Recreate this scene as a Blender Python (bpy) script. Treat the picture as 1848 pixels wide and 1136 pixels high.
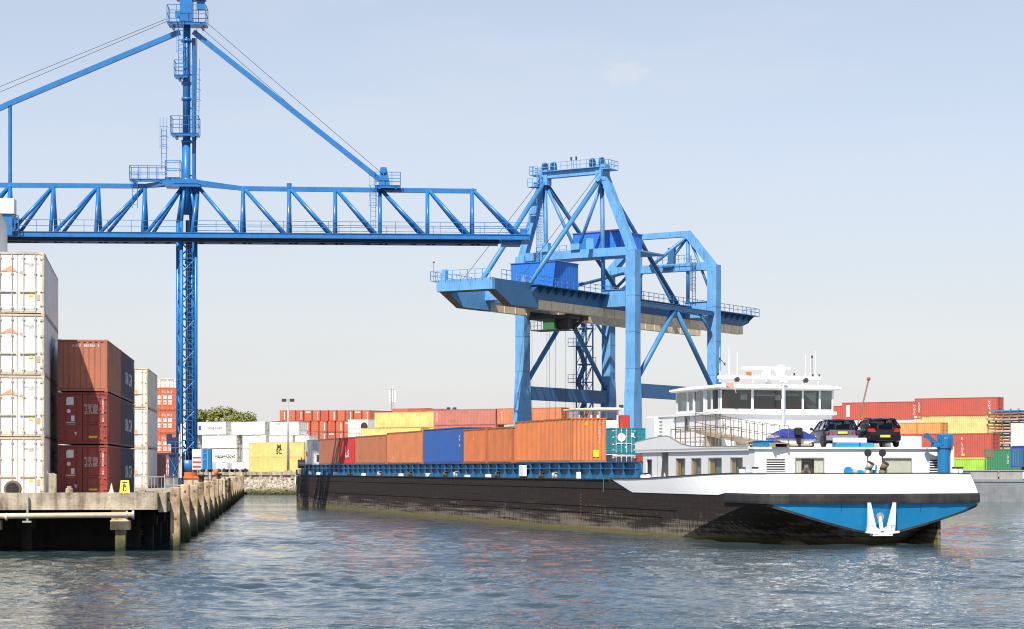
import bpy, math, random
import numpy as np
from mathutils import Vector, Matrix
random.seed(7); np.random.seed(7)
R = math.radians
scene = bpy.context.scene
for o in list(bpy.data.objects): bpy.data.objects.remove(o)

# ------------------------------------------------------------------ camera, sky, sun, exposure
F = 3700.0; HOR = 846.6; CAMZ = 3.8           # focal length in photo pixels, horizon row, eye height
cam = bpy.data.cameras.new('camera'); camo = bpy.data.objects.new('camera', cam)
scene.collection.objects.link(camo); scene.camera = camo
cam.sensor_width = 36; cam.lens = F / 1848 * 36
cam.shift_y = (HOR - 568) / 1848
cam.clip_start = 1; cam.clip_end = 9000
camo.location = (0, 0, CAMZ); camo.rotation_euler = (R(90), 0, 0)
SUN_EL = R(51); SUN_AZ = math.atan2(-.267, -.964)     # measured from +Y towards +X
w = bpy.data.worlds.new('World'); scene.world = w; w.use_nodes = True
nt = w.node_tree; bg = nt.nodes['Background']
sky = nt.nodes.new('ShaderNodeTexSky'); sky.sky_type = 'NISHITA'; sky.sun_disc = False
sky.sun_elevation = SUN_EL; sky.sun_rotation = SUN_AZ
sky.air_density = 1.0; sky.dust_density = 0.25; sky.ozone_density = 1.2; sky.altitude = 0
bg.inputs['Strength'].default_value = 0.15
# hazy summer air: the clear-sky gradient is flattened towards the horizon
gm = nt.nodes.new('ShaderNodeGamma'); gm.inputs['Gamma'].default_value = .5
tint = nt.nodes.new('ShaderNodeMix'); tint.data_type = 'RGBA'; tint.blend_type = 'MULTIPLY'; tint.inputs[0].default_value = 1
tint.inputs[7].default_value = (1.50, 1.44, 1.50, 1)
nt.links.new(sky.outputs[0], gm.inputs['Color']); nt.links.new(gm.outputs[0], tint.inputs[6]); gc = nt.nodes.new('ShaderNodeTexCoord'); mpw = nt.nodes.new('ShaderNodeMapping'); mpw.inputs['Scale'].default_value = (3, 3, 16)
nz = nt.nodes.new('ShaderNodeTexNoise'); nz.inputs['Scale'].default_value = 1.6; nz.inputs['Detail'].default_value = 5; nz.inputs['Roughness'].default_value = .55
nt.links.new(gc.outputs['Generated'], mpw.inputs['Vector']); nt.links.new(mpw.outputs[0], nz.inputs['Vector'])
mr = nt.nodes.new('ShaderNodeMapRange'); mr.inputs['From Min'].default_value = .48; mr.inputs['From Max'].default_value = .80; mr.inputs['To Max'].default_value = .28
nt.links.new(nz.outputs[0], mr.inputs['Value'])
pd = nt.nodes.new('ShaderNodeMapping'); cdir = Vector(((1125 - 924) / F, 1, (HOR - 131) / F)).normalized()
pd.inputs['Scale'].default_value = (90, 90, 170); pd.inputs['Location'].default_value = tuple(-c * k for c, k in zip(cdir, (90, 90, 170)))
nt.links.new(gc.outputs['Generated'], pd.inputs['Vector'])
ln = nt.nodes.new('ShaderNodeVectorMath'); ln.operation = 'LENGTH'; nt.links.new(pd.outputs[0], ln.inputs[0])
n2w = nt.nodes.new('ShaderNodeTexNoise'); n2w.inputs['Scale'].default_value = 1.6; n2w.inputs['Detail'].default_value = 6; nt.links.new(pd.outputs[0], n2w.inputs['Vector'])
sm = nt.nodes.new('ShaderNodeMath'); sm.operation = 'MULTIPLY_ADD'; sm.inputs[1].default_value = -2.2; nt.links.new(n2w.outputs[0], sm.inputs[0]); nt.links.new(ln.outputs['Value'], sm.inputs[2])
mc = nt.nodes.new('ShaderNodeMapRange'); mc.inputs['From Min'].default_value = -.6; mc.inputs['From Max'].default_value = .3; mc.inputs['To Min'].default_value = .38; mc.inputs['To Max'].default_value = 0
nt.links.new(sm.outputs[0], mc.inputs['Value'])
mxw = nt.nodes.new('ShaderNodeMath'); mxw.operation = 'MAXIMUM'; nt.links.new(mr.outputs[0], mxw.inputs[0]); nt.links.new(mc.outputs[0], mxw.inputs[1])
cl = nt.nodes.new('ShaderNodeMix'); cl.data_type = 'RGBA'; cl.inputs[7].default_value = (3.55, 3.62, 3.75, 1)
nt.links.new(mxw.outputs[0], cl.inputs[0]); nt.links.new(tint.outputs[2], cl.inputs[6]); hi = nt.nodes.new('ShaderNodeMix'); hi.data_type = 'RGBA'; hi.blend_type = 'MULTIPLY'; hi.inputs[0].default_value = 1; hi.inputs[7].default_value = (.56, .60, .64, 1)
nt.links.new(sky.outputs[0], hi.inputs[6]); sz = nt.nodes.new('ShaderNodeSeparateXYZ'); nt.links.new(gc.outputs['Generated'], sz.inputs[0])
ez = nt.nodes.new('ShaderNodeMapRange'); ez.interpolation_type = 'SMOOTHSTEP'; ez.inputs['From Min'].default_value = .20; ez.inputs['From Max'].default_value = .55; nt.links.new(sz.outputs['Z'], ez.inputs['Value'])
top = nt.nodes.new('ShaderNodeMix'); top.data_type = 'RGBA'; nt.links.new(ez.outputs[0], top.inputs[0]); nt.links.new(cl.outputs[2], top.inputs[6]); nt.links.new(hi.outputs[2], top.inputs[7])
hz = nt.nodes.new('ShaderNodeValToRGB'); e = hz.color_ramp.elements       # dull band of haze along the skyline
e[0].position = 0; e[0].color = (.755, .77, .86, 1); e[1].position = .15; e[1].color = (1, 1, 1, 1); k = hz.color_ramp.elements.new(.066); k.color = (.92, .90, .89, 1)
nt.links.new(sz.outputs['Z'], hz.inputs[0]); hm = nt.nodes.new('ShaderNodeMix'); hm.data_type = 'RGBA'; hm.blend_type = 'MULTIPLY'; hm.inputs[0].default_value = 1
nt.links.new(top.outputs[2], hm.inputs[6]); nt.links.new(hz.outputs[0], hm.inputs[7]); nt.links.new(hm.outputs[2], bg.inputs['Color'])
sl = bpy.data.lights.new('sun', 'SUN'); sl.energy = 4.6; sl.angle = R(0.5); sl.color = (1, .95, .87)
so = bpy.data.objects.new('sun', sl); scene.collection.objects.link(so)
sdir = Vector((math.sin(SUN_AZ) * math.cos(SUN_EL), math.cos(SUN_AZ) * math.cos(SUN_EL), math.sin(SUN_EL)))
so.rotation_euler = sdir.to_track_quat('Z', 'Y').to_euler(); so.location = (0, -50, 80)
scene.view_settings.view_transform = 'Standard'; scene.view_settings.look = 'None'
scene.view_settings.exposure = 0.6; scene.view_settings.gamma = 1
scene.render.engine = 'CYCLES'; scene.render.filter_size = 1.0; scene.cycles.pixel_filter_type = 'BLACKMAN_HARRIS'; scene.cycles.filter_width = 1.05
scene.render.resolution_x = 1024; scene.render.resolution_y = 629

# ------------------------------------------------------------------ materials
def lin(r, g, b):
    f = lambda c: (c / 255 / 12.92 if c / 255 <= .04045 else ((c / 255 + .055) / 1.055) ** 2.4)
    return (f(r), f(g), f(b), 1)

def N(nt, t, **kw):
    n = nt.nodes.new(t)
    for k, v in kw.items():
        if k in n.inputs: n.inputs[k].default_value = v
        else: setattr(n, k, v)
    return n

def paint(name, col=(.5, .5, .5), rough=.45, dirt=.3, dirtcol=(.10, .075, .05), metal=0, objcol=False,
          streak=.5, scale=.8, bump=0.0, spec=.5, rust=0.0, fine=0.0):
    """weathered paint: blotches, vertical run marks, optional rust; colour from the object when objcol"""
    m = bpy.data.materials.new(name); m.use_nodes = True; t = m.node_tree; L = t.links.new
    b = t.nodes['Principled BSDF']; b.inputs['Roughness'].default_value = rough; b.inputs['Metallic'].default_value = metal
    b.inputs['Specular IOR Level'].default_value = spec
    tc = N(t, 'ShaderNodeTexCoord'); oi = N(t, 'ShaderNodeObjectInfo')
    mul = N(t, 'ShaderNodeVectorMath', operation='SCALE'); mul.inputs[0].default_value = (97, 53, 31)
    L(oi.outputs['Random'], mul.inputs['Scale'])
    add = N(t, 'ShaderNodeVectorMath', operation='ADD'); L(tc.outputs['Object'], add.inputs[0]); L(mul.outputs[0], add.inputs[1])
    n1 = N(t, 'ShaderNodeTexNoise', Scale=scale, Detail=6, Roughness=.62); L(add.outputs[0], n1.inputs['Vector'])
    mp = N(t, 'ShaderNodeMapping'); mp.inputs['Scale'].default_value = (5, 5, .35); L(add.outputs[0], mp.inputs['Vector'])
    n2 = N(t, 'ShaderNodeTexNoise', Scale=1.3, Detail=4, Roughness=.6); L(mp.outputs[0], n2.inputs['Vector'])
    r1 = N(t, 'ShaderNodeMapRange'); r1.inputs['From Min'].default_value = .42; r1.inputs['From Max'].default_value = .72; L(n1.outputs[0], r1.inputs['Value'])
    r2 = N(t, 'ShaderNodeMapRange'); r2.inputs['From Min'].default_value = .48; r2.inputs['From Max'].default_value = .75; L(n2.outputs[0], r2.inputs['Value'])
    s1 = N(t, 'ShaderNodeMath', operation='MULTIPLY'); L(r1.outputs[0], s1.inputs[0]); s1.inputs[1].default_value = dirt
    s2 = N(t, 'ShaderNodeMath', operation='MULTIPLY'); L(r2.outputs[0], s2.inputs[0]); s2.inputs[1].default_value = dirt * streak
    s3 = N(t, 'ShaderNodeMath', operation='ADD', use_clamp=True); L(s1.outputs[0], s3.inputs[0]); L(s2.outputs[0], s3.inputs[1])
    mx = N(t, 'ShaderNodeMix', data_type='RGBA')
    L(s3.outputs[0], mx.inputs[0]); mx.inputs[7].default_value = (*dirtcol, 1)
    if objcol: L(oi.outputs['Color'], mx.inputs[6])
    else: mx.inputs[6].default_value = (*col[:3], 1)
    out = mx.outputs[2]
    if rust:
        n3 = N(t, 'ShaderNodeTexNoise', Scale=2.3, Detail=8, Roughness=.7); L(add.outputs[0], n3.inputs['Vector'])
        r3 = N(t, 'ShaderNodeMapRange'); r3.inputs['From Min'].default_value = .60; r3.inputs['From Max'].default_value = .68; L(n3.outputs[0], r3.inputs['Value'])
        s4 = N(t, 'ShaderNodeMath', operation='MULTIPLY'); L(r3.outputs[0], s4.inputs[0]); s4.inputs[1].default_value = rust
        m2 = N(t, 'ShaderNodeMix', data_type='RGBA'); L(s4.outputs[0], m2.inputs[0]); L(out, m2.inputs[6]); m2.inputs[7].default_value = (.17, .065, .025, 1)
        out = m2.outputs[2]
    L(out, b.inputs['Base Color'])
    rr = N(t, 'ShaderNodeMapRange'); rr.inputs['To Min'].default_value = max(.05, rough - .12); rr.inputs['To Max'].default_value = min(1, rough + .25)
    L(n1.outputs[0], rr.inputs['Value']); L(rr.outputs[0], b.inputs['Roughness'])
    if bump:
        bp = N(t, 'ShaderNodeBump', Strength=bump, Distance=.05); n4 = N(t, 'ShaderNodeTexNoise', Scale=9, Detail=6); L(add.outputs[0], n4.inputs['Vector'])
        L(n4.outputs[0], bp.inputs['Height']); L(bp.outputs[0], b.inputs['Normal'])
    return m

M = {}
M['cont'] = paint('container_paint', objcol=True, rough=.5, dirt=.33, rust=.35, dirtcol=(.12, .09, .07))
M['reef'] = paint('reefer_paint', objcol=True, rough=.45, dirt=.30, rust=.15, dirtcol=(.33, .27, .20))
M['contframe'] = paint('container_frame_paint', objcol=True, rough=.55, dirt=.45, rust=.6, dirtcol=(.13, .09, .06))
M['steel'] = paint('galvanised_steel', (.42, .41, .39), rough=.5, metal=.3, dirt=.4)
M['rustbar'] = paint('rusty_steel', (.20, .13, .085), rough=.7, dirt=.6)
M['craneblue'] = paint('deep_blue_crane_paint', (.020, .170, .44), rough=.27, dirt=.4, dirtcol=(.012, .05, .17), rust=.3, scale=1.2)
M['navy_and_shade'] = paint('navy_and_shade_steel', (.006, .028, .085), rough=.4, dirt=.4, dirtcol=(.03, .03, .04), rust=.3)  # navy machinery; also paints shade below the boom and inside the tower
M['stsmid'] = paint('mid_blue_crane_paint', (.060, .225, .46), rough=.42, dirt=.35, dirtcol=(.03, .10, .22), rust=.3)
M['stsblue'] = paint('faded_blue_crane_paint', (.135, .36, .64), rough=.5, dirt=.5, dirtcol=(.055, .17, .36), rust=.5, scale=.35, streak=1.3)
M['stsblue2'] = paint('bright_blue_sheet_paint', (.022, .17, .58), rough=.45, dirt=.2, dirtcol=(.02, .1, .35))
M['stsdark'] = paint('dark_blue_and_shade_paint', (.028, .125, .27), rough=.5, dirt=.35, dirtcol=(.03, .1, .2), rust=.3)  # darker crane blue; on the near boom girder it paints in shade
M['cream'] = paint('cream_girder_paint', (.80, .66, .45), rough=.6, dirt=.4, dirtcol=(.45, .28, .14), rust=.5)
M['white'] = paint('white_ship_paint', (.80, .80, .79), rough=.35, dirt=.10, dirtcol=(.52, .48, .43), rust=.06, streak=.8)
M['black'] = paint('black_hull_strip_paint', (.020, .019, .019), rough=.5, dirt=.5, dirtcol=(.09, .08, .07))
M['coaming'] = paint('blue_coaming_paint', (.018, .13, .27), rough=.45, dirt=.4, dirtcol=(.02, .05, .09), rust=.35, scale=1.5)
M['transom'] = paint('bright_blue_transom_paint', (.012, .25, .55), rough=.35, dirt=.28, dirtcol=(.04, .30, .46), rust=.10, streak=1.5)
M['deckblue'] = paint('blue_deck_gear_paint', (.012, .16, .36), rough=.35, dirt=.25, dirtcol=(.01, .07, .15))
M['darkmetal'] = paint('dark_metal', (.03, .028, .027), rough=.5, dirt=.4, dirtcol=(.12, .08, .05))
M['red'] = paint('red_paint', (.55, .04, .02), rough=.5, dirt=.2)
M['orange'] = paint('orange_paint', (.65, .14, .03), rough=.5, dirt=.2)
M['yellow'] = paint('yellow_paint', (.80, .60, .015), rough=.5, dirt=.15)
M['green'] = paint('green_cab_paint', (.03, .16, .06), rough=.5, dirt=.4)
M['rubber'] = paint('black_rubber', (.015, .015, .015), rough=.8, dirt=.3, dirtcol=(.07, .06, .05))
M['deck'] = paint('grey_deck_paint', (.28, .28, .27), rough=.7, dirt=.5)
M['curtain'] = paint('cream_curtain', (.82, .77, .62), rough=.9, dirt=.15)
M['gold'] = paint('golden_curtain', (.75, .50, .12), rough=.9, dirt=.2)
M['room'] = paint('pale_green_room', (.52, .58, .46), rough=.9, dirt=.3)
M['tarp'] = paint('blue_tarpaulin', (.015, .045, .30), rough=.5, dirt=.2, bump=.5)
M['pinkflag'] = paint('faded_red_flag', (.60, .25, .22), rough=.8, dirt=.2)
M['wood'] = paint('weathered_wood', (.42, .34, .25), rough=.85, dirt=.5)
M['greyhull'] = paint('grey_hull_paint', (.22, .24, .25), rough=.55, dirt=.5, dirtcol=(.12, .1, .08), rust=.3)
M['brownrack'] = paint('red_brown_rack_paint', (.36, .12, .06), rough=.7, dirt=.5)
M['letw'] = paint('white_lettering', (.78, .77, .74), rough=.6, dirt=.15)
M['letk'] = paint('black_lettering', (.03, .03, .035), rough=.6, dirt=.1)
M['letb'] = paint('blue_lettering', (.03, .09, .3), rough=.6, dirt=.1)
M['leto'] = paint('orange_lettering', (.72, .34, .18), rough=.6, dirt=.1)
M['lety'] = paint('yellow_sticker', (.85, .62, .02), rough=.6, dirt=.1)
M['carblue'] = paint('navy_car_paint', (.006, .012, .036), rough=.3, dirt=.05, spec=.15)
M['carblack'] = paint('black_car_paint', (.006, .006, .010), rough=.2, dirt=.05, spec=.4)
M['silver'] = paint('silver_paint', (.30, .30, .31), rough=.3, metal=.3, dirt=.1)
M['gunmetal'] = paint('gunmetal_paint', (.13, .13, .145), rough=.35, metal=.2, dirt=.1)
M['tail'] = paint('red_tail_lamp', (.45, .01, .01), rough=.15, dirt=.05)
M['interior'] = paint('dark_interior', (.05, .048, .046), rough=.8, dirt=.2)
M['plant'] = paint('plant_leaves', (.05, .12, .03), rough=.7, dirt=.3)
M['bark'] = paint('tree_bark', (.10, .075, .05), rough=.9, dirt=.4)

def glass(name, tint=(.55, .6, .6), refl=.10):
    m = bpy.data.materials.new(name); m.use_nodes = True; t = m.node_tree
    for n in list(t.nodes): t.nodes.remove(n)
    o = N(t, 'ShaderNodeOutputMaterial'); tr = N(t, 'ShaderNodeBsdfTransparent'); tr.inputs[0].default_value = (*tint, 1)
    gl = N(t, 'ShaderNodeBsdfGlossy', Roughness=.02); gl.inputs[0].default_value = (.9, .93, .95, 1)
    fr0 = N(t, 'ShaderNodeLayerWeight', Blend=.5); fr = N(t, 'ShaderNodeMath', operation='POWER'); fr.inputs[1].default_value = 4; t.links.new(fr0.outputs['Facing'], fr.inputs[0]); ad = N(t, 'ShaderNodeMath', operation='ADD', use_clamp=True); ad.inputs[1].default_value = refl
    mx = N(t, 'ShaderNodeMixShader'); t.links.new(fr.outputs[0], ad.inputs[0]); t.links.new(ad.outputs[0], mx.inputs[0])
    t.links.new(tr.outputs[0], mx.inputs[1]); t.links.new(gl.outputs[0], mx.inputs[2]); t.links.new(mx.outputs[0], o.inputs[0]); return m
M['glass'] = glass('window_glass', (.88, .9, .9), .04); M['carglass'] = glass('car_glass', (.28, .3, .3), .06); M['wheelglass'] = glass('wheelhouse_glass', (.58, .63, .64), .08)

def concrete(name, col, dark, wet=False, ztop=2.7):
    m = bpy.data.materials.new(name); m.use_nodes = True; t = m.node_tree; L = t.links.new
    b = t.nodes['Principled BSDF']; b.inputs['Roughness'].default_value = .85
    g = N(t, 'ShaderNodeNewGeometry')
    n1 = N(t, 'ShaderNodeTexNoise', Scale=.9, Detail=8, Roughness=.65); L(g.outputs['Position'], n1.inputs['Vector'])
    mp = N(t, 'ShaderNodeMapping'); mp.inputs['Scale'].default_value = (2.5, 2.5, .3); L(g.outputs['Position'], mp.inputs['Vector'])
    n2 = N(t, 'ShaderNodeTexNoise', Scale=1.0, Detail=6, Roughness=.6); L(mp.outputs[0], n2.inputs['Vector'])
    a = N(t, 'ShaderNodeMath', operation='MULTIPLY'); L(n1.outputs[0], a.inputs[0]); L(n2.outputs[0], a.inputs[1])
    r = N(t, 'ShaderNodeMapRange'); r.inputs['From Min'].default_value = .17; r.inputs['From Max'].default_value = .36; L(a.outputs[0], r.inputs['Value'])
    mx = N(t, 'ShaderNodeMix', data_type='RGBA'); L(r.outputs[0], mx.inputs[0]); mx.inputs[6].default_value = (*col, 1); mx.inputs[7].default_value = (*dark, 1)
    out = mx.outputs[2]
    if wet:                                    # algae growth near the waterline
        sx = N(t, 'ShaderNodeSeparateXYZ'); L(g.outputs['Position'], sx.inputs[0])
        n3 = N(t, 'ShaderNodeTexNoise', Scale=1.6, Detail=5); L(g.outputs['Position'], n3.inputs['Vector'])
        su = N(t, 'ShaderNodeMath', operation='MULTIPLY_ADD'); L(n3.outputs[0], su.inputs[0]); su.inputs[1].default_value = 1.0; L(sx.outputs['Z'], su.inputs[2])
        cr = N(t, 'ShaderNodeValToRGB'); e = cr.color_ramp.elements
        e[0].position = .60; e[0].color = (.018, .024, .006, 1); e[1].position = 1.0; e[1].color = (.10, .10, .028, 1)
        L(su.outputs[0], cr.inputs[0])
        rz = N(t, 'ShaderNodeMapRange'); rz.inputs['From Min'].default_value = 1.05; rz.inputs['From Max'].default_value = 1.55; rz.inputs['To Min'].default_value = 1; rz.inputs['To Max'].default_value = 0
        L(su.outputs[0], rz.inputs['Value'])
        m2 = N(t, 'ShaderNodeMix', data_type='RGBA'); L(rz.outputs[0], m2.inputs[0]); L(out, m2.inputs[6]); L(cr.outputs[0], m2.inputs[7]); out = m2.outputs[2]
    L(out, b.inputs['Base Color'])
    bp = N(t, 'ShaderNodeBump', Strength=.5, Distance=.06); n4 = N(t, 'ShaderNodeTexNoise', Scale=7, Detail=8); L(g.outputs['Position'], n4.inputs['Vector'])
    L(n4.outputs[0], bp.inputs['Height']); L(bp.outputs[0], b.inputs['Normal'])
    return m
M['conc'] = concrete('stained_concrete', (.50, .42, .31), (.15, .115, .075))
M['concwet'] = concrete('tidal_concrete', (.60, .455, .29), (.20, .13, .07), wet=True); M['concshade'] = concrete('painted_shade_concrete', (.035, .032, .027), (.014, .014, .012))  # second concrete is near black: shade under the quay put into its colour
M['ground'] = concrete('yard_paving', (.27, .26, .24), (.15, .14, .13))
M['stone'] = concrete('riprap_stone', (.50, .44, .34), (.2, .17, .13), wet=True)

def hullmat():
    m = bpy.data.materials.new('weathered_black_hull'); m.use_nodes = True; t = m.node_tree; L = t.links.new
    b = t.nodes['Principled BSDF']; b.inputs['Roughness'].default_value = .72; b.inputs['Specular IOR Level'].default_value = .25
    tc = N(t, 'ShaderNodeTexCoord'); sx = N(t, 'ShaderNodeSeparateXYZ'); L(tc.outputs['Object'], sx.inputs[0])
    mp = N(t, 'ShaderNodeMapping'); mp.inputs['Scale'].default_value = (1, 2.6, .55); L(tc.outputs['Object'], mp.inputs['Vector'])
    n1 = N(t, 'ShaderNodeTexNoise', Scale=2.1, Detail=10, Roughness=.74); L(mp.outputs[0], n1.inputs['Vector'])
    mp2 = N(t, 'ShaderNodeMapping'); mp2.inputs['Scale'].default_value = (.4, .10, 3.6); L(tc.outputs['Object'], mp2.inputs['Vector'])
    n2 = N(t, 'ShaderNodeTexNoise', Scale=1.5, Detail=6, Roughness=.6); L(mp2.outputs[0], n2.inputs['Vector'])
    n5 = N(t, 'ShaderNodeTexNoise', Scale=2.5, Detail=8, Roughness=.7); L(tc.outputs['Object'], n5.inputs['Vector'])
    # paint: brown-black, scuffed grey towards the waterline, yellow-green growth at it
    zr = N(t, 'ShaderNodeMapRange'); zr.inputs['From Min'].default_value = .15; zr.inputs['From Max'].default_value = 2.1
    zr.inputs['To Min'].default_value = 1; zr.inputs['To Max'].default_value = 0; L(sx.outputs['Z'], zr.inputs['Value'])
    pr = N(t, 'ShaderNodeMath', operation='MULTIPLY'); L(n1.outputs[0], pr.inputs[0]); L(n2.outputs[0], pr.inputs[1])
    ps = N(t, 'ShaderNodeMath', operation='MULTIPLY_ADD'); L(zr.outputs[0], ps.inputs[0]); ps.inputs[1].default_value = .23; L(pr.outputs[0], ps.inputs[2])
    sc = N(t, 'ShaderNodeMapRange'); sc.inputs['From Min'].default_value = .385; sc.inputs['From Max'].default_value = .49; L(ps.outputs[0], sc.inputs['Value'])
    m1 = N(t, 'ShaderNodeMix', data_type='RGBA'); L(sc.outputs[0], m1.inputs[0]); m1.inputs[6].default_value = (.030, .022, .018, 1); m1.inputs[7].default_value = (.23, .19, .14, 1)
    r5 = N(t, 'ShaderNodeMapRange'); r5.inputs['From Min'].default_value = .52; r5.inputs['From Max'].default_value = .68; r5.inputs['To Max'].default_value = .55; L(n5.outputs[0], r5.inputs['Value'])
    m3 = N(t, 'ShaderNodeMix', data_type='RGBA'); L(r5.outputs[0], m3.inputs[0]); L(m1.outputs[2], m3.inputs[6]); m3.inputs[7].default_value = (.080, .046, .032, 1)
    al = N(t, 'ShaderNodeMath', operation='MULTIPLY_ADD'); L(n5.outputs[0], al.inputs[0]); al.inputs[1].default_value = -.6; L(sx.outputs['Z'], al.inputs[2])
    ar = N(t, 'ShaderNodeMapRange'); ar.inputs['From Min'].default_value = -.16; ar.inputs['From Max'].default_value = -.02; ar.inputs['To Min'].default_value = 1; ar.inputs['To Max'].default_value = 0; L(al.outputs[0], ar.inputs['Value'])
    m2 = N(t, 'ShaderNodeMix', data_type='RGBA'); L(ar.outputs[0], m2.inputs[0]); L(m3.outputs[2], m2.inputs[6]); m2.inputs[7].default_value = (.17, .145, .05, 1)
    L(m2.outputs[2], b.inputs['Base Color'])
    bp = N(t, 'ShaderNodeBump', Strength=.35, Distance=.05); L(n2.outputs[0], bp.inputs['Height']); L(bp.outputs[0], b.inputs['Normal'])
    return m
M['hull'] = hullmat()

def watermat():
    m = bpy.data.materials.new('harbour_water'); m.use_nodes = True; t = m.node_tree; L = t.links.new
    b = t.nodes['Principled BSDF']; b.inputs['Base Color'].default_value = (.040, .058, .062, 1); b.inputs['Roughness'].default_value = .03; b.inputs['IOR'].default_value = 1.33
    g = N(t, 'ShaderNodeNewGeometry')
    h = None
    for sc, wgt, st in ((1.1, .11, (1, 1.5, 1)), (3.4, .045, (1, 1.6, 1)), (8.5, .012, (1, 1.5, 1)), (.33, .14, (1, 1.3, 1))):
        mp = N(t, 'ShaderNodeMapping'); mp.inputs['Scale'].default_value = st; mp.inputs['Rotation'].default_value = (0, 0, R(18)); L(g.outputs['Position'], mp.inputs['Vector'])
        n = N(t, 'ShaderNodeTexNoise', Scale=sc, Detail=3, Roughness=.55, Distortion=.4); L(mp.outputs[0], n.inputs['Vector'])
        k = N(t, 'ShaderNodeMath', operation='MULTIPLY_ADD'); L(n.outputs[0], k.inputs[0]); k.inputs[1].default_value = wgt
        if h: L(h, k.inputs[2])
        else: k.inputs[2].default_value = 0
        h = k.outputs[0]
    bp = N(t, 'ShaderNodeBump', Strength=.75, Distance=1.0); L(h, bp.inputs['Height']); nz = N(t, 'ShaderNodeTexNoise', Scale=.05, Detail=3, Distortion=.8); mpz = N(t, 'ShaderNodeMapping'); mpz.inputs['Scale'].default_value = (.6, 1.8, 1); L(g.outputs['Position'], mpz.inputs['Vector']); L(mpz.outputs[0], nz.inputs['Vector']); mz = N(t, 'ShaderNodeMapRange'); mz.inputs['From Min'].default_value = .38; mz.inputs['From Max'].default_value = .62; mz.inputs['To Min'].default_value = .35; mz.inputs['To Max'].default_value = 1.0; L(nz.outputs[0], mz.inputs['Value']); L(mz.outputs[0], bp.inputs['Strength']); L(bp.outputs[0], b.inputs['Normal'])
    return m
M['water'] = watermat()

def leafmat():
    m = bpy.data.materials.new('tree_leaves'); m.use_nodes = True; t = m.node_tree
    b = t.nodes['Principled BSDF']; b.inputs['Roughness'].default_value = .6
    g = N(t, 'ShaderNodeNewGeometry'); cr = N(t, 'ShaderNodeValToRGB'); e = cr.color_ramp.elements
    e[0].color = (.09, .105, .02, 1); e[1].color = (.31, .30, .075, 1)
    t.links.new(g.outputs['Random Per Island'], cr.inputs[0]); t.links.new(cr.outputs[0], b.inputs['Base Color']); return m
M['leaf'] = leafmat()

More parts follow.
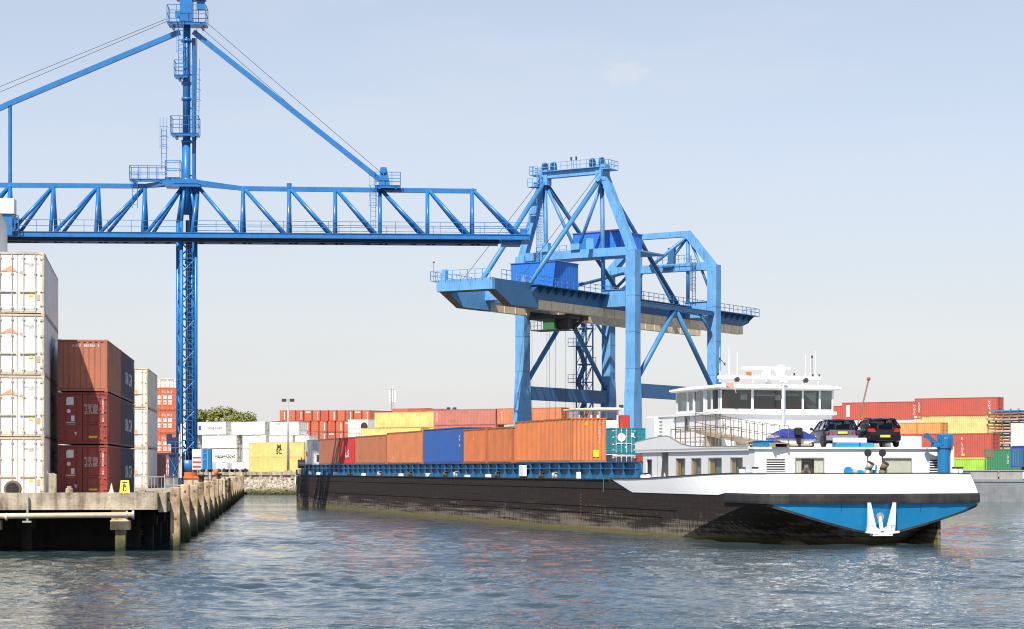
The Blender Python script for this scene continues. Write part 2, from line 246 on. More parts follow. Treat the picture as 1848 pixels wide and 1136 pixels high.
# ------------------------------------------------------------------ mesh builder and object helpers
class MB:
    def __init__(s, off=(0, 0, 0)): s.v = []; s.f = []; s.off = Vector(off)
    def add(s, vs, fs):
        n = len(s.v); s.v += [tuple(Vector(v) + s.off) for v in vs]; s.f += [tuple(i + n for i in f) for f in fs]; return s
    def box(s, x0, x1, y0, y1, z0, z1):
        v = [(x, y, z) for z in (z0, z1) for y in (y0, y1) for x in (x0, x1)]
        return s.add(v, [(0, 2, 3, 1), (4, 5, 7, 6), (0, 1, 5, 4), (2, 6, 7, 3), (0, 4, 6, 2), (1, 3, 7, 5)])
    def bbox(s, x0, x1, y0, y1, z0, z1, b=.05):
        """box with chamfered vertical and top edges"""
        def ring(z, i): return [(x0 + i + b, y0 + i, z), (x1 - i - b, y0 + i, z), (x1 - i, y0 + i + b, z), (x1 - i, y1 - i - b, z), (x1 - i - b, y1 - i, z), (x0 + i + b, y1 - i, z), (x0 + i, y1 - i - b, z), (x0 + i, y0 + i + b, z)]
        return s.loft([ring(z0, 0), ring(z1 - b, 0), ring(z1, b)], caps=True)
    def loft(s, rings, caps=False, closed=True):
        n = len(rings[0]); v = [p for r in rings for p in r]; f = []
        for k in range(len(rings) - 1):
            for i in range(n if closed else n - 1):
                j = (i + 1) % n; f.append((k * n + i, k * n + j, (k + 1) * n + j, (k + 1) * n + i))
        if caps: f += [tuple(range(n))[::-1], tuple((len(rings) - 1) * n + i for i in range(n))]
        return s.add(v, f)
    def tube(s, p, q, r, n=8, r2=None, caps=True):
        p, q = Vector(p), Vector(q); d = (q - p)
        if d.length < 1e-6: return s
        d.normalize(); a = d.orthogonal().normalized() if abs(d.z) < .999 else Vector((1, 0, 0)); b = d.cross(a)
        r2 = r if r2 is None else r2
        mk = lambda c, rr: [tuple(c + a * math.cos(2 * math.pi * i / n) * rr + b * math.sin(2 * math.pi * i / n) * rr) for i in range(n)]
        return s.loft([mk(p, r), mk(q, r2)], caps=caps)
    def bar(s, p, q, w, h, up=(0, 0, 1)):
        """rectangular section from p to q, w sideways, h along up"""
        p, q, up = Vector(p), Vector(q), Vector(up); d = (q - p).normalized()
        a = d.cross(up)
        if a.length < 1e-4: a = d.cross(Vector((0, 1, 0)))
        a.normalize(); b = a.cross(d).normalized()
        mk = lambda c: [tuple(c + a * (sx * w / 2) + b * (sz * h / 2)) for sx, sz in ((-1, -1), (1, -1), (1, 1), (-1, 1))]
        return s.loft([mk(p), mk(q)], caps=True)
    def prism(s, poly, axis, a0, a1):
        """polygon of 2-D points extruded along axis x / y / z"""
        def P(u, v, a): return {'x': (a, u, v), 'y': (u, a, v), 'z': (u, v, a)}[axis]
        return s.loft([[P(u, v, a0) for u, v in poly], [P(u, v, a1) for u, v in poly]], caps=True)
    def lathe(s, prof, c=(0, 0, 0), n=16, axis='z'):
        rings = []
        for r, z in prof:
            ring = []
            for i in range(n):
                a = 2 * math.pi * i / n; x, y = r * math.cos(a), r * math.sin(a)
                ring.append({'z': (c[0] + x, c[1] + y, c[2] + z), 'x': (c[0] + z, c[1] + x, c[2] + y), 'y': (c[0] + x, c[1] + z, c[2] + y)}[axis])
            rings.append(ring)
        return s.loft(rings, caps=True)
    def rail(s, pts, h=1.1, step=1.6, r=.03, mids=1, kick=False):
        for a, b in zip(pts[:-1], pts[1:]):
            a, b = Vector(a), Vector(b); n = max(1, round((b - a).length / step))
            for i in range(n + 1):
                p = a.lerp(b, i / n); s.bar(p, p + Vector((0, 0, h)), 2 * r, 2 * r)
            for k in range(mids + 1):
                z = Vector((0, 0, h * (k + 1) / (mids + 1))); s.bar(a + z, b + z, 2 * r, 2 * r)
        return s
    def ladder(s, x, y, z0, z1, ax=(1, 0), w=.5, cage=True, r=.03, out=(0, -1)):
        ax = Vector((*ax, 0)); o = Vector((*out, 0)); c = Vector((x, y, 0))
        for k in (-1, 1):
            p = c + ax * (k * w / 2); s.bar(p + Vector((0, 0, z0)), p + Vector((0, 0, z1)), 2 * r, 2 * r)
        z = z0 + .3
        while z < z1:
            s.bar(c - ax * (w / 2) + Vector((0, 0, z)), c + ax * (w / 2) + Vector((0, 0, z)), r * 1.4, r * 1.4); z += .4
        if cage:
            z = z0 + 2
            pr = [c + ax * (-.38) , c + ax * (-.3) + o * .5, c + o * .72, c + ax * .3 + o * .5, c + ax * .38]
            while z < z1 + .9:
                for a, b in zip(pr[:-1], pr[1:]): s.bar(a + Vector((0, 0, z)), b + Vector((0, 0, z)), r * 1.4, r * 1.4)
                z += .9
            for p in pr[1:4]: s.bar(p + Vector((0, 0, z0 + 2)), p + Vector((0, 0, z1 + .9)), r * 1.4, r * 1.4)
        return s
    def mesh(s, name, mat, smooth=False):
        me = bpy.data.meshes.new(name); me.from_pydata(s.v, [], s.f); me.update()
        if mat: me.materials.append(mat)
        import bmesh
        bm = bmesh.new(); bm.from_mesh(me); bmesh.ops.recalc_face_normals(bm, faces=bm.faces); bm.to_mesh(me); bm.free()
        if smooth:
            for p in me.polygons: p.use_smooth = True
        return me

COL = scene.collection.objects
def obj(name, me, parent=None, color=None, label=None):
    o = bpy.data.objects.new(name, me); COL.link(o)
    if parent: o.parent = parent
    if color: o.color = (*color[:3], 1)
    if label: o['label'] = label
    return o
def part(name, mb, mat, parent, smooth=False, label=None, color=None):
    return obj(name, mb.mesh(name, M[mat] if isinstance(mat, str) else mat, smooth), parent, color, label)
def thing(name, label, cat, loc=(0, 0, 0), rz=0, group=None):
    o = bpy.data.objects.new(name, None); COL.link(o); o.location = loc; o.rotation_euler = (0, 0, rz)
    o['label'] = label; o['category'] = cat; o.empty_display_size = .3
    if group: o['group'] = group
    return o
def structure(name, mb, mat, kind='structure', smooth=False, label=None, cat=None):
    o = part(name, mb, mat, None, smooth); o['kind'] = kind
    o['label'] = label or name.replace('_', ' '); o['category'] = cat or name.replace('_', ' ')
    return o

FONTS = {}
def letters(text, size, mat, parent, loc, face, name='lettering', bold=.0, wid=1.0, spacing=1.0, italic=0, align='CENTER'):
    key = (text, size, bold, wid, spacing, italic, mat, align)
    if key not in FONTS:
        c = bpy.data.curves.new('text', 'FONT'); c.body = text; c.size = size; c.align_x = align; c.align_y = 'CENTER'
        c.offset = bold; c.space_character = spacing; c.space_line = .72; c.shear = italic
        c.resolution_u = 3
        t = bpy.data.objects.new('text', c); COL.link(t)
        dg = bpy.context.evaluated_depsgraph_get(); me = bpy.data.meshes.new_from_object(t.evaluated_get(dg))
        bpy.data.objects.remove(t); me.name = 'lettering'; me.materials.clear(); me.materials.append(M[mat]); me.transform(Matrix.Diagonal((wid, 1, 1, 1)))
        FONTS[key] = me
    o = obj(name, FONTS[key], parent); o.location = loc
    o.rotation_euler = (R(90), 0, {'y-': 0, 'y+': R(180), 'x-': R(-90), 'x+': R(90)}[face]); return o

# frames: barge (v across from the near side, u from stern to bow), far yard (p along the quay, q inland), near quay
class Fr:
    def __init__(s, x, y, rz): s.x, s.y, s.rz = x, y, rz; s.c, s.s = math.cos(rz), math.sin(rz)
    def w(s, a, b, z): return (s.x + a * s.c - b * s.s, s.y + a * s.s + b * s.c, z)
BG = Fr(12.6, 101.0, math.atan2(.296, .955))
YD = Fr(6.9, 281.4, -math.atan2(.536, .843))
QY = Fr(-16.6, 100.0, math.atan(.1153))

# ------------------------------------------------------------------ shipping containers
def corr(L, pitch, depth):
    pts = []; n = max(2, int(L / pitch)); p = L / n
    for i in range(n):
        b = -L / 2 + i * p
        pts += [(b, 0), (b + p * .27, 0), (b + p * .5, depth), (b + p * .77, depth)]
    return pts + [(L / 2, 0)]
CM = {}
def cont_meshes(L, H, typ):
    k = (round(L, 2), round(H, 2), typ)
    if k in CM: return CM[k]
    W = 2.438; hw = W / 2; z0, z1 = .15, H - .09; out = {}
    b = MB()
    dep = .04 if typ == 'dry' else .006
    if typ == 'dry':
        for sgn in (-1, 1):
            pr = corr(L - .24, .28, dep)
            b.loft([[(x, sgn * (hw - .012 - o), z) for x, o in pr] for z in (z0, z1)], closed=False)
        pr = corr(W - .2, .25, dep)
        b.loft([[(-L / 2 + .012 + o, y, z) for y, o in pr] for z in (z0, z1)], closed=False)
    else:
        for sgn in (-1, 1):
            pr = corr(L - .2, .61, .010)
            b.loft([[(x, sgn * (hw - .008 - o), z) for x, o in pr] for z in (z0, z1)], closed=False)
        b.box(-L / 2 + .02, -L / 2 + .1, -hw + .1, hw - .1, z0, z1)
        b.box(-L / 2 - .0, -L / 2 + .03, -hw + .2, hw - .2, .3, 1.25)
        b.box(-L / 2 - .0, -L / 2 + .03, -hw + .35, hw - .35, 1.45, H - .3)
    b.box(-L / 2 + .1, L / 2 - .05, -hw + .1, hw - .1, H - .06, H - .03)
    b.box(-L / 2 + .1, L / 2 - .05, -hw + .1, hw - .1, .1, .14)
    out['body'] = b.mesh('body', M['cont' if typ == 'dry' else 'reef'])
    f = MB()
    for sx in (-1, 1):
        for sy in (-1, 1):
            f.bbox(*sorted((sx * L / 2, sx * (L / 2 - .11))), *sorted((sy * hw, sy * (hw - .11))), .118, H - .118, .02)
            for z in (0, H - .12): f.box(*sorted((sx * (L / 2 + .004), sx * (L / 2 - .18))), *sorted((sy * (hw + .004), sy * (hw - .16))), z, z + .12)
        for z in (.03, H - .11): f.box(*sorted((sx * (L / 2 - .003), sx * (L / 2 - .09))), -hw + .16, hw - .16, z, z + .1)
    for sy in (-1, 1):
        f.box(-L / 2 + .18, L / 2 - .18, *sorted((sy * (hw - .002), sy * (hw - .07))), .04, .17)
        f.box(-L / 2 + .18, L / 2 - .18, *sorted((sy * (hw - .002), sy * (hw - .07))), H - .09, H - .01)
    out['frame'] = f.mesh('frame', M['contframe'])
    for sgn, nm in ((-1, 'd0'), (1, 'd1')):
        d = MB(); y0, y1 = sorted((sgn * .012, sgn * (hw - .115)))
        d.box(L / 2 - .07, L / 2 - .035, y0, y1, .14, H - .12)
        if typ == 'dry':
            nz = 5; hh = (H - .4) / nz
            for i in range(nz): d.box(L / 2 - .036, L / 2 - .014, y0 + .07, y1 - .07, .19 + i * hh, .19 + (i + .72) * hh)
        else:
            d.box(L / 2 - .036, L / 2 - .02, y0 + .05, y1 - .05, .2, H - .18)
        out[nm] = d.mesh('door', M['cont' if typ == 'dry' else 'reef'])
        r = MB()
        for k2 in (.24, .74):
            y = sgn * (k2 * (hw - .12)); r.tube((L / 2 + .015, y, .1), (L / 2 + .015, y, H - .07), .024, 6)
            for z in (.25, H * .36, H * .64, H - .3): r.box(L / 2 - .02, L / 2 + .04, y - .06, y + .06, z, z + .06)
        r.box(L / 2, L / 2 + .05, *sorted((sgn * .1, sgn * .8)), 1.0, 1.05)
        for z in (.35, H * .35, H * .62, H - .35): r.box(L / 2 - .03, L / 2 + .02, *sorted((sgn * (hw - .2), sgn * (hw - .03))), z, z + .1)
        out[nm + 'r'] = r.mesh('lock_rod', M['contframe'])
    CM[k] = out; return out
def container(label, pos, rz, col, L=12.19, H=2.59, typ='dry', group=None, doors=True, frame=None, rods=None):
    t = thing('shipping_container', label, 'container', pos, rz, group)
    m = cont_meshes(L, H, typ); fc = frame or tuple(c * .85 for c in col)
    obj('body', m['body'], t, col); obj('frame', m['frame'], t, fc)
    for d in ('d0', 'd1'):
        o = obj('door', m[d], t, col)
        if doors: obj('lock_rod', m[d + 'r'], o, rods or ((.62, .5, .38) if typ == 'reefer' else tuple(min(1, c * 1.15) for c in col)))
    return t
BROWN = (.36, .13, .075); DKRED = (.31, .045, .032); NAVY = (.030, .042, .085); CREAM = (.80, .775, .72)
REDO = (.58, .135, .060); YEL = (.80, .56, .19); PINK = (.52, .18, .14); REDC = (.50, .095, .065); WHT = (.80, .78, .74)  # reds and yellow washed out in colour, in place of distance haze

# ------------------------------------------------------------------ water (waves are real geometry, ripples a bump)
def build_water():
    ds = []; d = 34.0
    while d < 335: ds.append(d); d += max(.05, d * d / (F * CAMZ) * .42)
    D = np.array(ds); nc = 560
    T = np.linspace(-1, 1, nc); side = np.geomspace(.02, 1, 90)
    X = (D[:, None] * .262 + 6) * T[None, :]
    X = np.concatenate([X[:, :1] - side[::-1][None, :] * 120, X, X[:, -1:] + side[None, :] * 120], 1); nc = X.shape[1]
    Y = np.repeat(D[:, None], nc, 1)
    spc = np.maximum(np.gradient(D)[:, None] * 1.0, np.gradient(X, axis=1))
    rng = np.random.RandomState(3); Z = np.zeros_like(X)
    # patches of ruffled and smoother water
    patch = .66 + .40 * np.sin(X * .11 + 1.3 * np.sin(Y * .06)) * np.sin(Y * .17 + 1.1 * np.sin(X * .07))
    for i in range(130):
        lam = math.exp(rng.uniform(math.log(.22), math.log(4.5)))
        th = rng.normal(R(215), R(48)); k = 2 * math.pi / lam
        amp = .0031 * lam ** .86 * rng.uniform(.4, 1.6)
        fade = np.clip((lam / spc - 2.2) / 2.5, 0, 1)
        ph = k * (X * math.sin(th) + Y * math.cos(th)) + rng.uniform(0, 6.28)
        ph = ph + .5 * np.sin(X * .23 / lam ** .5 + i) + .5 * np.sin(Y * .19 / lam ** .5 + 2 * i)
        Z += fade * amp * patch * (np.sin(ph) + .25 * np.cos(2 * ph))
    nr = len(D); co = np.stack([X, Y, Z], -1).reshape(-1, 3)
    a = (np.arange(nr - 1)[:, None] * nc + np.arange(nc - 1)[None, :]).ravel()
    q = np.stack([a, a + 1, a + nc + 1, a + nc], 1)
    me = bpy.data.meshes.new('water')
    me.vertices.add(len(co)); me.vertices.foreach_set('co', co.ravel())
    me.loops.add(q.size); me.loops.foreach_set('vertex_index', q.ravel())
    me.polygons.add(len(q)); me.polygons.foreach_set('loop_start', np.arange(0, q.size, 4)); me.polygons.foreach_set('loop_total', np.full(len(q), 4))
    me.polygons.foreach_set('use_smooth', np.ones(len(q), bool)); me.update(); me.materials.append(M['water'])
    o = obj('water', me); o['kind'] = 'structure'; o['label'] = 'rippled blue grey harbour water'; o['category'] = 'water'
    s = MB(); s.add([(-3000, -800, -.18), (3000, -800, -.18), (3000, 420, -.18), (-3000, 420, -.18)], [(0, 1, 2, 3)])
    structure('open_water', s, 'water', label='open water around the basin')
build_water()

# ------------------------------------------------------------------ far yard ground, quay wall, riprap
def fmb(fr, z=0): return MB()
def place(o, fr, a=0, b=0, z=0):
    o.location = fr.w(a, b, z); o.rotation_euler = (0, 0, fr.rz); return o
g = MB().box(-900, 900, .02, 3500, -2, 3.18)
place(structure('yard_ground', g, 'ground', label='paved ground of the far container yard'), YD)
qw = thing('quay_wall', 'low concrete quay wall above the stone bank across the basin', 'wall', YD.w(-20, 0, 0), YD.rz)
c = MB()
for i in range(34): c.box(-75 + i * 6.5, -75 + i * 6.5 + 6.46, -.62, 0, 2.86, 3.32)
part('coping', c, 'conc', qw)
c = MB().box(-75, 145, -.42, -.02, -1, 2.86)
for i in range(130): c.box(-75 + i * 2, -75 + i * 2 + .5, -.56, -.42, 2.3, 2.86)
part('wall_face', c, 'conc', qw)
def rocks():
    m = MB(); rng = random.Random(5)
    ico = [(0, 0, -1), (.72, -.53, -.45), (-.28, -.85, -.45), (-.89, 0, -.45), (-.28, .85, -.45), (.72, .53, -.45), (.28, -.85, .45), (-.72, -.53, .45), (-.72, .53, .45), (.28, .85, .45), (.89, 0, .45), (0, 0, 1)]
    fc = [(0, 1, 2), (1, 0, 5), (0, 2, 3), (0, 3, 4), (0, 4, 5), (1, 5, 10), (2, 1, 6), (3, 2, 7), (4, 3, 8), (5, 4, 9), (1, 10, 6), (2, 6, 7), (3, 7, 8), (4, 8, 9), (5, 9, 10), (6, 10, 11), (7, 6, 11), (8, 7, 11), (9, 8, 11), (10, 9, 11)]
    for i in range(2600):
        p = rng.uniform(-72, -6); t = rng.random(); q = -.7 - 5.2 * t; z = 2.2 - 2.6 * t + rng.uniform(-.1, .12)
        r = rng.uniform(.16, .36); sc = [r * rng.uniform(.7, 1.3) for _ in range(3)]; ro = Matrix.Rotation(rng.uniform(0, 6), 3, Vector((rng.uniform(-1, 1), rng.uniform(-1, 1), 1)).normalized())
        m.add([tuple(Vector((p, q, z)) + ro @ Vector([a * s * rng.uniform(.85, 1.15) for a, s in zip(v, sc)])) for v in ico], fc)
    m.box(-72, -6, -.9, -.5, -1, 1.9)
    m.add([(-72, -.7, 2.1), (-6, -.7, 2.1), (-6, -6.2, -.7), (-72, -6.2, -.7)], [(0, 1, 2, 3)])
    place(structure('riprap_bank', m, 'stone', kind='stuff', label='bank of pale rubble stones below the far quay wall', cat='stone bank'), YD)
rocks()

# ------------------------------------------------------------------ near quay on the left
deck = MB(); deck.box(-70, -.35, -5.2, 205, 1.95, 2.4)
dk = place(structure('quay_deck', deck, 'conc', label='concrete quay deck on pillars'), QY)
b = MB()
for i, (x0, x1) in enumerate(((-26, -12.5), (-12.46, -.35))): b.box(x0, x1, -6, -5.2, 1.93, 2.71)
part('edge_beam', b, 'conc', dk)
b = MB()
for i in range(21): b.box(-.35, .02, -5.2 + i * 10, -5.2 + i * 10 + 9.95, 1.80, 2.71)
part('edge_beam', b, 'conc', dk)
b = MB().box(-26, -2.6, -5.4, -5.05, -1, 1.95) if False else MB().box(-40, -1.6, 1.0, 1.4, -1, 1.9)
part('back_wall', b, 'concshade', dk); part('soffit_shade', MB().box(-40, -.5, -4.9, 60, 1.9, 1.946), 'concshade', dk)  # wall and added sheet coloured near black as the shade below the deck
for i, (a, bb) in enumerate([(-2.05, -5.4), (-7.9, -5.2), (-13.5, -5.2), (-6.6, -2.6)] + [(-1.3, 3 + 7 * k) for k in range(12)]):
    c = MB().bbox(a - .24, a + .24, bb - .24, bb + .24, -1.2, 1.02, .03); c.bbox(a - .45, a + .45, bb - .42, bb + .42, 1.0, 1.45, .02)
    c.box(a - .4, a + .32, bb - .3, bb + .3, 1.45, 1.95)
    part('pillar', c, 'concwet' if i < 3 else 'concshade', dk)  # rear pillars have the under-deck shade in their colour
pp = thing('pipeline', 'cream pipe running under the near quay edge with a flanged end', 'pipe', QY.w(-9, -6.2, 1.5), QY.rz)
c = MB().tube((-14, 0, .07), (7.55, 0, .20), .125, 12)
for x in (3.1 - 4.2, 1.9): c.tube((x - .05, 0, .13), (x + .05, 0, .13), .17, 12)
part('pipe', c, 'cream', pp, True)
c = MB().tube((7.25, 0, .2), (7.33, 0, .2), .19, 12); c.tube((7.52, 0, .2), (7.62, 0, .2), .21, 12)
part('flange', c, 'steel', pp)
c = MB().box(2.8, 2.88, -.06, .08, -.1, 1.15); c.box(2.62, 3.02, -.1, .1, -.14, -.06); part('hanger', c, 'steel', pp)
for k in range(19):
    bb = -4.2 + 10.9 * k; h = 2.95 + .06 * math.sin(k * 2.3)
    t = thing('fender_pile', ('nearest tidal fender pile, at the corner of the near quay' if k == 0 else 'weathered fender pile with green foot, number %d back from the quay corner' % (k + 1)), 'pile', QY.w(.38, bb, 0), QY.rz + .03 * math.sin(k * 5.1), 'fender piles along the near quay')
    lean = .04 * math.sin(k * 3.7)
    c = MB(); w_ = .23
    rg = []
    for z, l, s_ in ((-1.5, -lean, 1), (.4, -lean * .4, 1.02), (1.6, 0, .98), (h - .05, lean, 1), (h, lean, .86)):
        rg.append([(x * s_ + l, y * s_, z) for x, y in ((-w_ + .04, -w_), (w_ - .04, -w_), (w_, -w_ + .04), (w_, w_ - .04), (w_ - .04, w_), (-w_ + .04, w_), (-w_, w_ - .04), (-w_, -w_ + .04))])
    c.loft(rg, caps=True); part('pile', c, 'concwet', t)
    for z, lx_ in ((h - .35, lean), (1.5, 0)): part('bolt', MB().tube((lx_, -w_ - .03, z), (lx_, -w_ + .05, z), .06, 8), 'rustbar', t)
    part('bracket', MB().box(-.62, -w_ + .02, -.08, .08, 2.3, 2.45), 'rustbar', t)
rl = thing('barrier_fence', 'grey steel bar railing beside the white container stack on the quay', 'railing', QY.w(-.9, 4, 2.4), QY.rz)
def fencebars(pts):
    c = MB()
    for a, b2 in zip(pts[:-1], pts[1:]):
        a, b2 = Vector(a), Vector(b2); n = int((b2 - a).length / (.16 if abs(b2.x - a.x) > 1 else .9))
        for z in (.12, 1.0): c.bar(a + Vector((0, 0, z)), b2 + Vector((0, 0, z)), .045, .045)
        for i in range(n + 1):
            p = a.lerp(b2, i / n); big = i % 10 == 0; c.bar(p, p + Vector((0, 0, 1.12 if big else 1.0)), .06 if big else .022, .06 if big else .022)
    return c
part('bars', fencebars([(-1.15, 0, 0), (.35, 0, 0), (.35, 14, 0)]), 'steel', rl)
c = MB(); c.box(-.95, -.6, -.35, .35, 0, .35); c.box(-.1, .25, -.3, .3, 0, .32); part('footing', c, 'conc', rl)
sg = thing('board_sign', 'yellow A-frame safety board on the quay edge', 'sign', QY.w(-1.85, -5.55, 2.71), QY.rz); sg.scale = (.84, .84, .84)
c = MB(); c.loft([[(-.28, -.22, 0), (.28, -.22, 0), (.28, -.17, 0), (-.28, -.17, 0)], [(-.22, -.02, .68), (.22, -.02, .68), (.22, .03, .68), (-.22, .03, .68)]], caps=True); c.loft([[(-.28, .22, 0), (.28, .22, 0), (.28, .17, 0), (-.28, .17, 0)], [(-.22, .05, .68), (.22, .05, .68), (.22, .035, .68), (-.22, .035, .68)]], caps=True)
part('board', c, 'yellow', sg)
c = MB()
for x0, x1, z0, z1 in ((-.13, .13, .52, .6), (-.10, -.03, .08, .40), (-.03, .09, .30, .40), (.0, .10, .08, .16), (.05, .10, .2, .28), (-.09, .02, .42, .48)):
    y = lambda z: -.22 + .2 * z / .68 - .012
    c.add([(x0, y(z0), z0), (x1, y(z0), z0), (x1, y(z1), z1), (x0, y(z1), z1)], [(0, 1, 2, 3)])
part('pictogram', c, 'letk', sg)
cn = thing('traffic_cone', 'small pale traffic cone beside the yellow board', 'cone', QY.w(-2.45, -5.6, 2.71), 0)
part('cone', MB().lathe([(.11, .02), (.02, .42)], n=12), 'cream', cn); part('base', MB().box(-.14, .14, -.14, .14, 0, .03), 'cream', cn)
ty = thing('tyre_reel', 'dark round hose reel lying at the foot of the white stack', 'reel', QY.w(-6.9, -5.5, 2.72), QY.rz)
part('drum', MB().lathe([(.36, -.12), (.40, -.05), (.40, .05), (.36, .12)], c=(0, 0, .16), n=20, axis='y'), 'rustbar', ty); part('hub', MB().lathe([(.29, -.14), (.08, -.16)], c=(0, 0, .16), n=20, axis='y'), 'rubber', ty)
bp = thing('concrete_post', 'square concrete post at the quay edge between white and red stacks', 'post', QY.w(-5.1, -5.55, 2.71), QY.rz)
part('post', MB().bbox(-.18, .18, -.16, .16, 0, .84, .03), 'conc', bp); part('lamp_bracket', MB().box(-.28, .1, -.03, .03, .86, .9).box(-.26, -.22, -.03, .03, .84, 1.0), 'steel', bp)
bk = thing('concrete_block', 'low concrete block on the quay in front of the red container doors', 'block', QY.w(-4.35, -5.6, 2.71), QY.rz)
part('block', MB().bbox(-.16, .16, -.14, .14, 0, .2, .03).bbox(-.1, .1, -.1, .1, .2, .3, .02), 'conc', bk)

# ------------------------------------------------------------------ left container stacks
def corner_pos(x, D, yaw, L, z):
    c, s = math.cos(yaw), math.sin(yaw); X = (x - 924) / F * D
    return (X - 1.219 * c - s * L / 2, D - 1.219 * s + c * L / 2, z)
YW = math.atan(.173); YQ = math.atan(.1153)
def reefer_marks(t, H, L, logo=True):
    q = L / 2 + .0
    if logo:
        for dz in (0,): 
            m = MB(); m.add([(q + .0, -.85, 1.95), (q, -.30, 2.25), (q, .02, 1.93), (q, -.30, 2.0)], [(0, 1, 2, 3)]); m.add([(q, .05, 1.93), (q, .42, 1.8), (q, .18, 2.02)], [(0, 1, 2)])
            part('logo', m, 'leto', t)
    m = MB(); m.add([(q, .50, .80), (q, .72, .80), (q, .61, 1.02)], [(0, 1, 2)]); part('warning_sticker', m, 'lety', t)
    m = MB(); m.add([(q, .88, .62), (q, 1.02, .62), (q, 1.02, .9), (q, .88, .9)], [(0, 1, 2, 3)]); part('data_plate', m, 'leto', t)
tw = ['lowest', 'second lowest', 'second highest', 'topmost']
for i in range(4):
    L = 13.72; t = container('white refrigerated container, %s of the tall stack at the left edge' % tw[i], corner_pos(80, 96.5, YW, L, 2.4 + 2.9 * i), YW - R(90), (CREAM, CREAM, WHT, WHT)[i], L, 2.896, 'reefer', 'white refrigerated containers on the near quay', frame=(.62, .52, .38))
    reefer_marks(t, 2.9, L, i != 0)
    letters('TRIU %d42 118\n22G1' % (8 - i), .12, 'steel', t, (L / 2 + .002, .62, 2.3), 'x+')
    if i < 3: letters('HAMBURG\nSUD', .8, 'letb', t, (-1.5, 1.222, 1.7), 'y+', wid=1.2)
c0, s0 = math.cos(YW), math.sin(YW)
t = container('grey white container towering behind the top of the left stack', tuple(a + b for a, b in zip(corner_pos(80, 96.5, YW, 13.72, 2.4 + 11.6), (-2.65 * c0, -2.65 * s0, 0))), YW - R(90), WHT, 13.72, 2.896, 'reefer')
for i in range(4):
    container('white refrigerated container beyond the left stack, %s of its column' % tw[i], tuple(a + b for a, b in zip(corner_pos(80, 96.5, YW, 13.72, 2.4 + 2.9 * i), (-2.65 * c0, -2.65 * s0, 0))), YW - R(90), WHT, 13.72, 2.896, 'reefer', 'white refrigerated containers on the near quay')
lv = ['bottom', 'middle', 'top']
for i in range(3):
    L = 9.1; zz = 2.4 + 2.62 * i
    if i < 2:
        t = container('dark red container with doors facing the water, %s of the red stack' % lv[i], corner_pos(194, 102, YQ, L, zz), YQ - R(90), DKRED, L, group='red brown containers on the near quay')
        q = L / 2 - .012
        for y, z, w_, h in ((-.62, 1.95, .36, .40), (-.6, .98, .5, .13), (-.48, 1.15, .17, .28)):
            m = MB(); m.add([(q + .004, y - w_ / 2, z), (q + .004, y + w_ / 2, z), (q + .004, y + w_ / 2, z + h), (q + .004, y - w_ / 2, z + h)], [(0, 1, 2, 3)]); part('label_plate', m, 'letw', t)
        m = MB().lathe([(.1, q + .002), (.1, q + .006)], c=(0, -.68, 1.65), n=14, axis='x'); part('round_sticker', m, 'letw', t)
        m = MB(); m.add([(q + .004, -.42, .62), (q + .004, -.22, .62), (q + .004, -.32, .42)], [(0, 2, 1)]); part('triangle_sticker', m, 'letw', t)
        m = MB(); m.box(q, q + .01, .3, .72, .33, .42); part('data_plate', m, 'lety', t)
        letters('INBU\n350\n114\n22G1', .17, 'letw', t, (q + .006, .28, 1.75), 'x+'); letters('MAX\n30480\nTARE\n2220\nNET\n28260', .11, 'letw', t, (q + .006, .62, 1.75), 'x+')
        letters('\n'.join('INBU3501148'), .15, 'letw', t, (q + .006, 1.0, 1.7), 'x+')
        letters('\n'.join('INBU3501148'), .2, 'letw', t, (L / 2 - .6, 1.224, 1.35), 'y+', wid=2)
    else:
        t = container('rust brown container with blank ribbed end on top of the red stack', corner_pos(194, 102, YQ, L, zz), YQ + R(90), (.46, .155, .085), L, group='red brown containers on the near quay')
        letters('INBU  385206  8', .17, 'letw', t, (-L / 2 - .002, -.15, 2.28), 'x-', spacing=1.15)
        letters('\n'.join('INBU'), .2, 'letw', t, (-L / 2 + .5, -1.222, 1.95), 'y-', wid=2)
for i in range(3):
    L = 10.2; px = corner_pos(194, 102, YQ, L, 2.4 + 2.62 * i); d = 9.3
    t = container('navy container with white lettering behind the red stack, %s tier' % lv[i], (px[0] - math.sin(YQ) * d, px[1] + math.cos(YQ) * d, px[2]), YQ - R(90), NAVY, L, group='navy containers on the near quay')
    letters('CMA CGM', .95, 'letw', t, (-.3, 1.224, 1.2), 'y+', wid=1.2, bold=.02); letters('CMAU\n2810', .3, 'letw', t, (-L / 2 + .9, 1.224, 2.2), 'y+', wid=1.6)
for i in range(3):
    t = container('cream refrigerated container, %s of the stack beside the crane tower' % lv[i], corner_pos(266.5, 148, YQ, 12.19, 2.4 + 2.9 * i), YQ - R(90), CREAM if i < 2 else (.74, .68, .55), 12.19, 2.896, 'reefer', 'cream refrigerated containers on the near quay', frame=(.6, .5, .35))
    q = 6.1
    m = MB(); m.add([(q, .2, .9), (q, .5, .9), (q, .5, 1.3), (q, .2, 1.3)], [(0, 1, 2, 3)]); part('data_plate', m, 'leto', t)
container('brown ribbed container behind the cream stack', corner_pos(285, 161.5, YQ, 12.19, 2.4), YQ - R(90), (.20, .08, .055), 12.19)
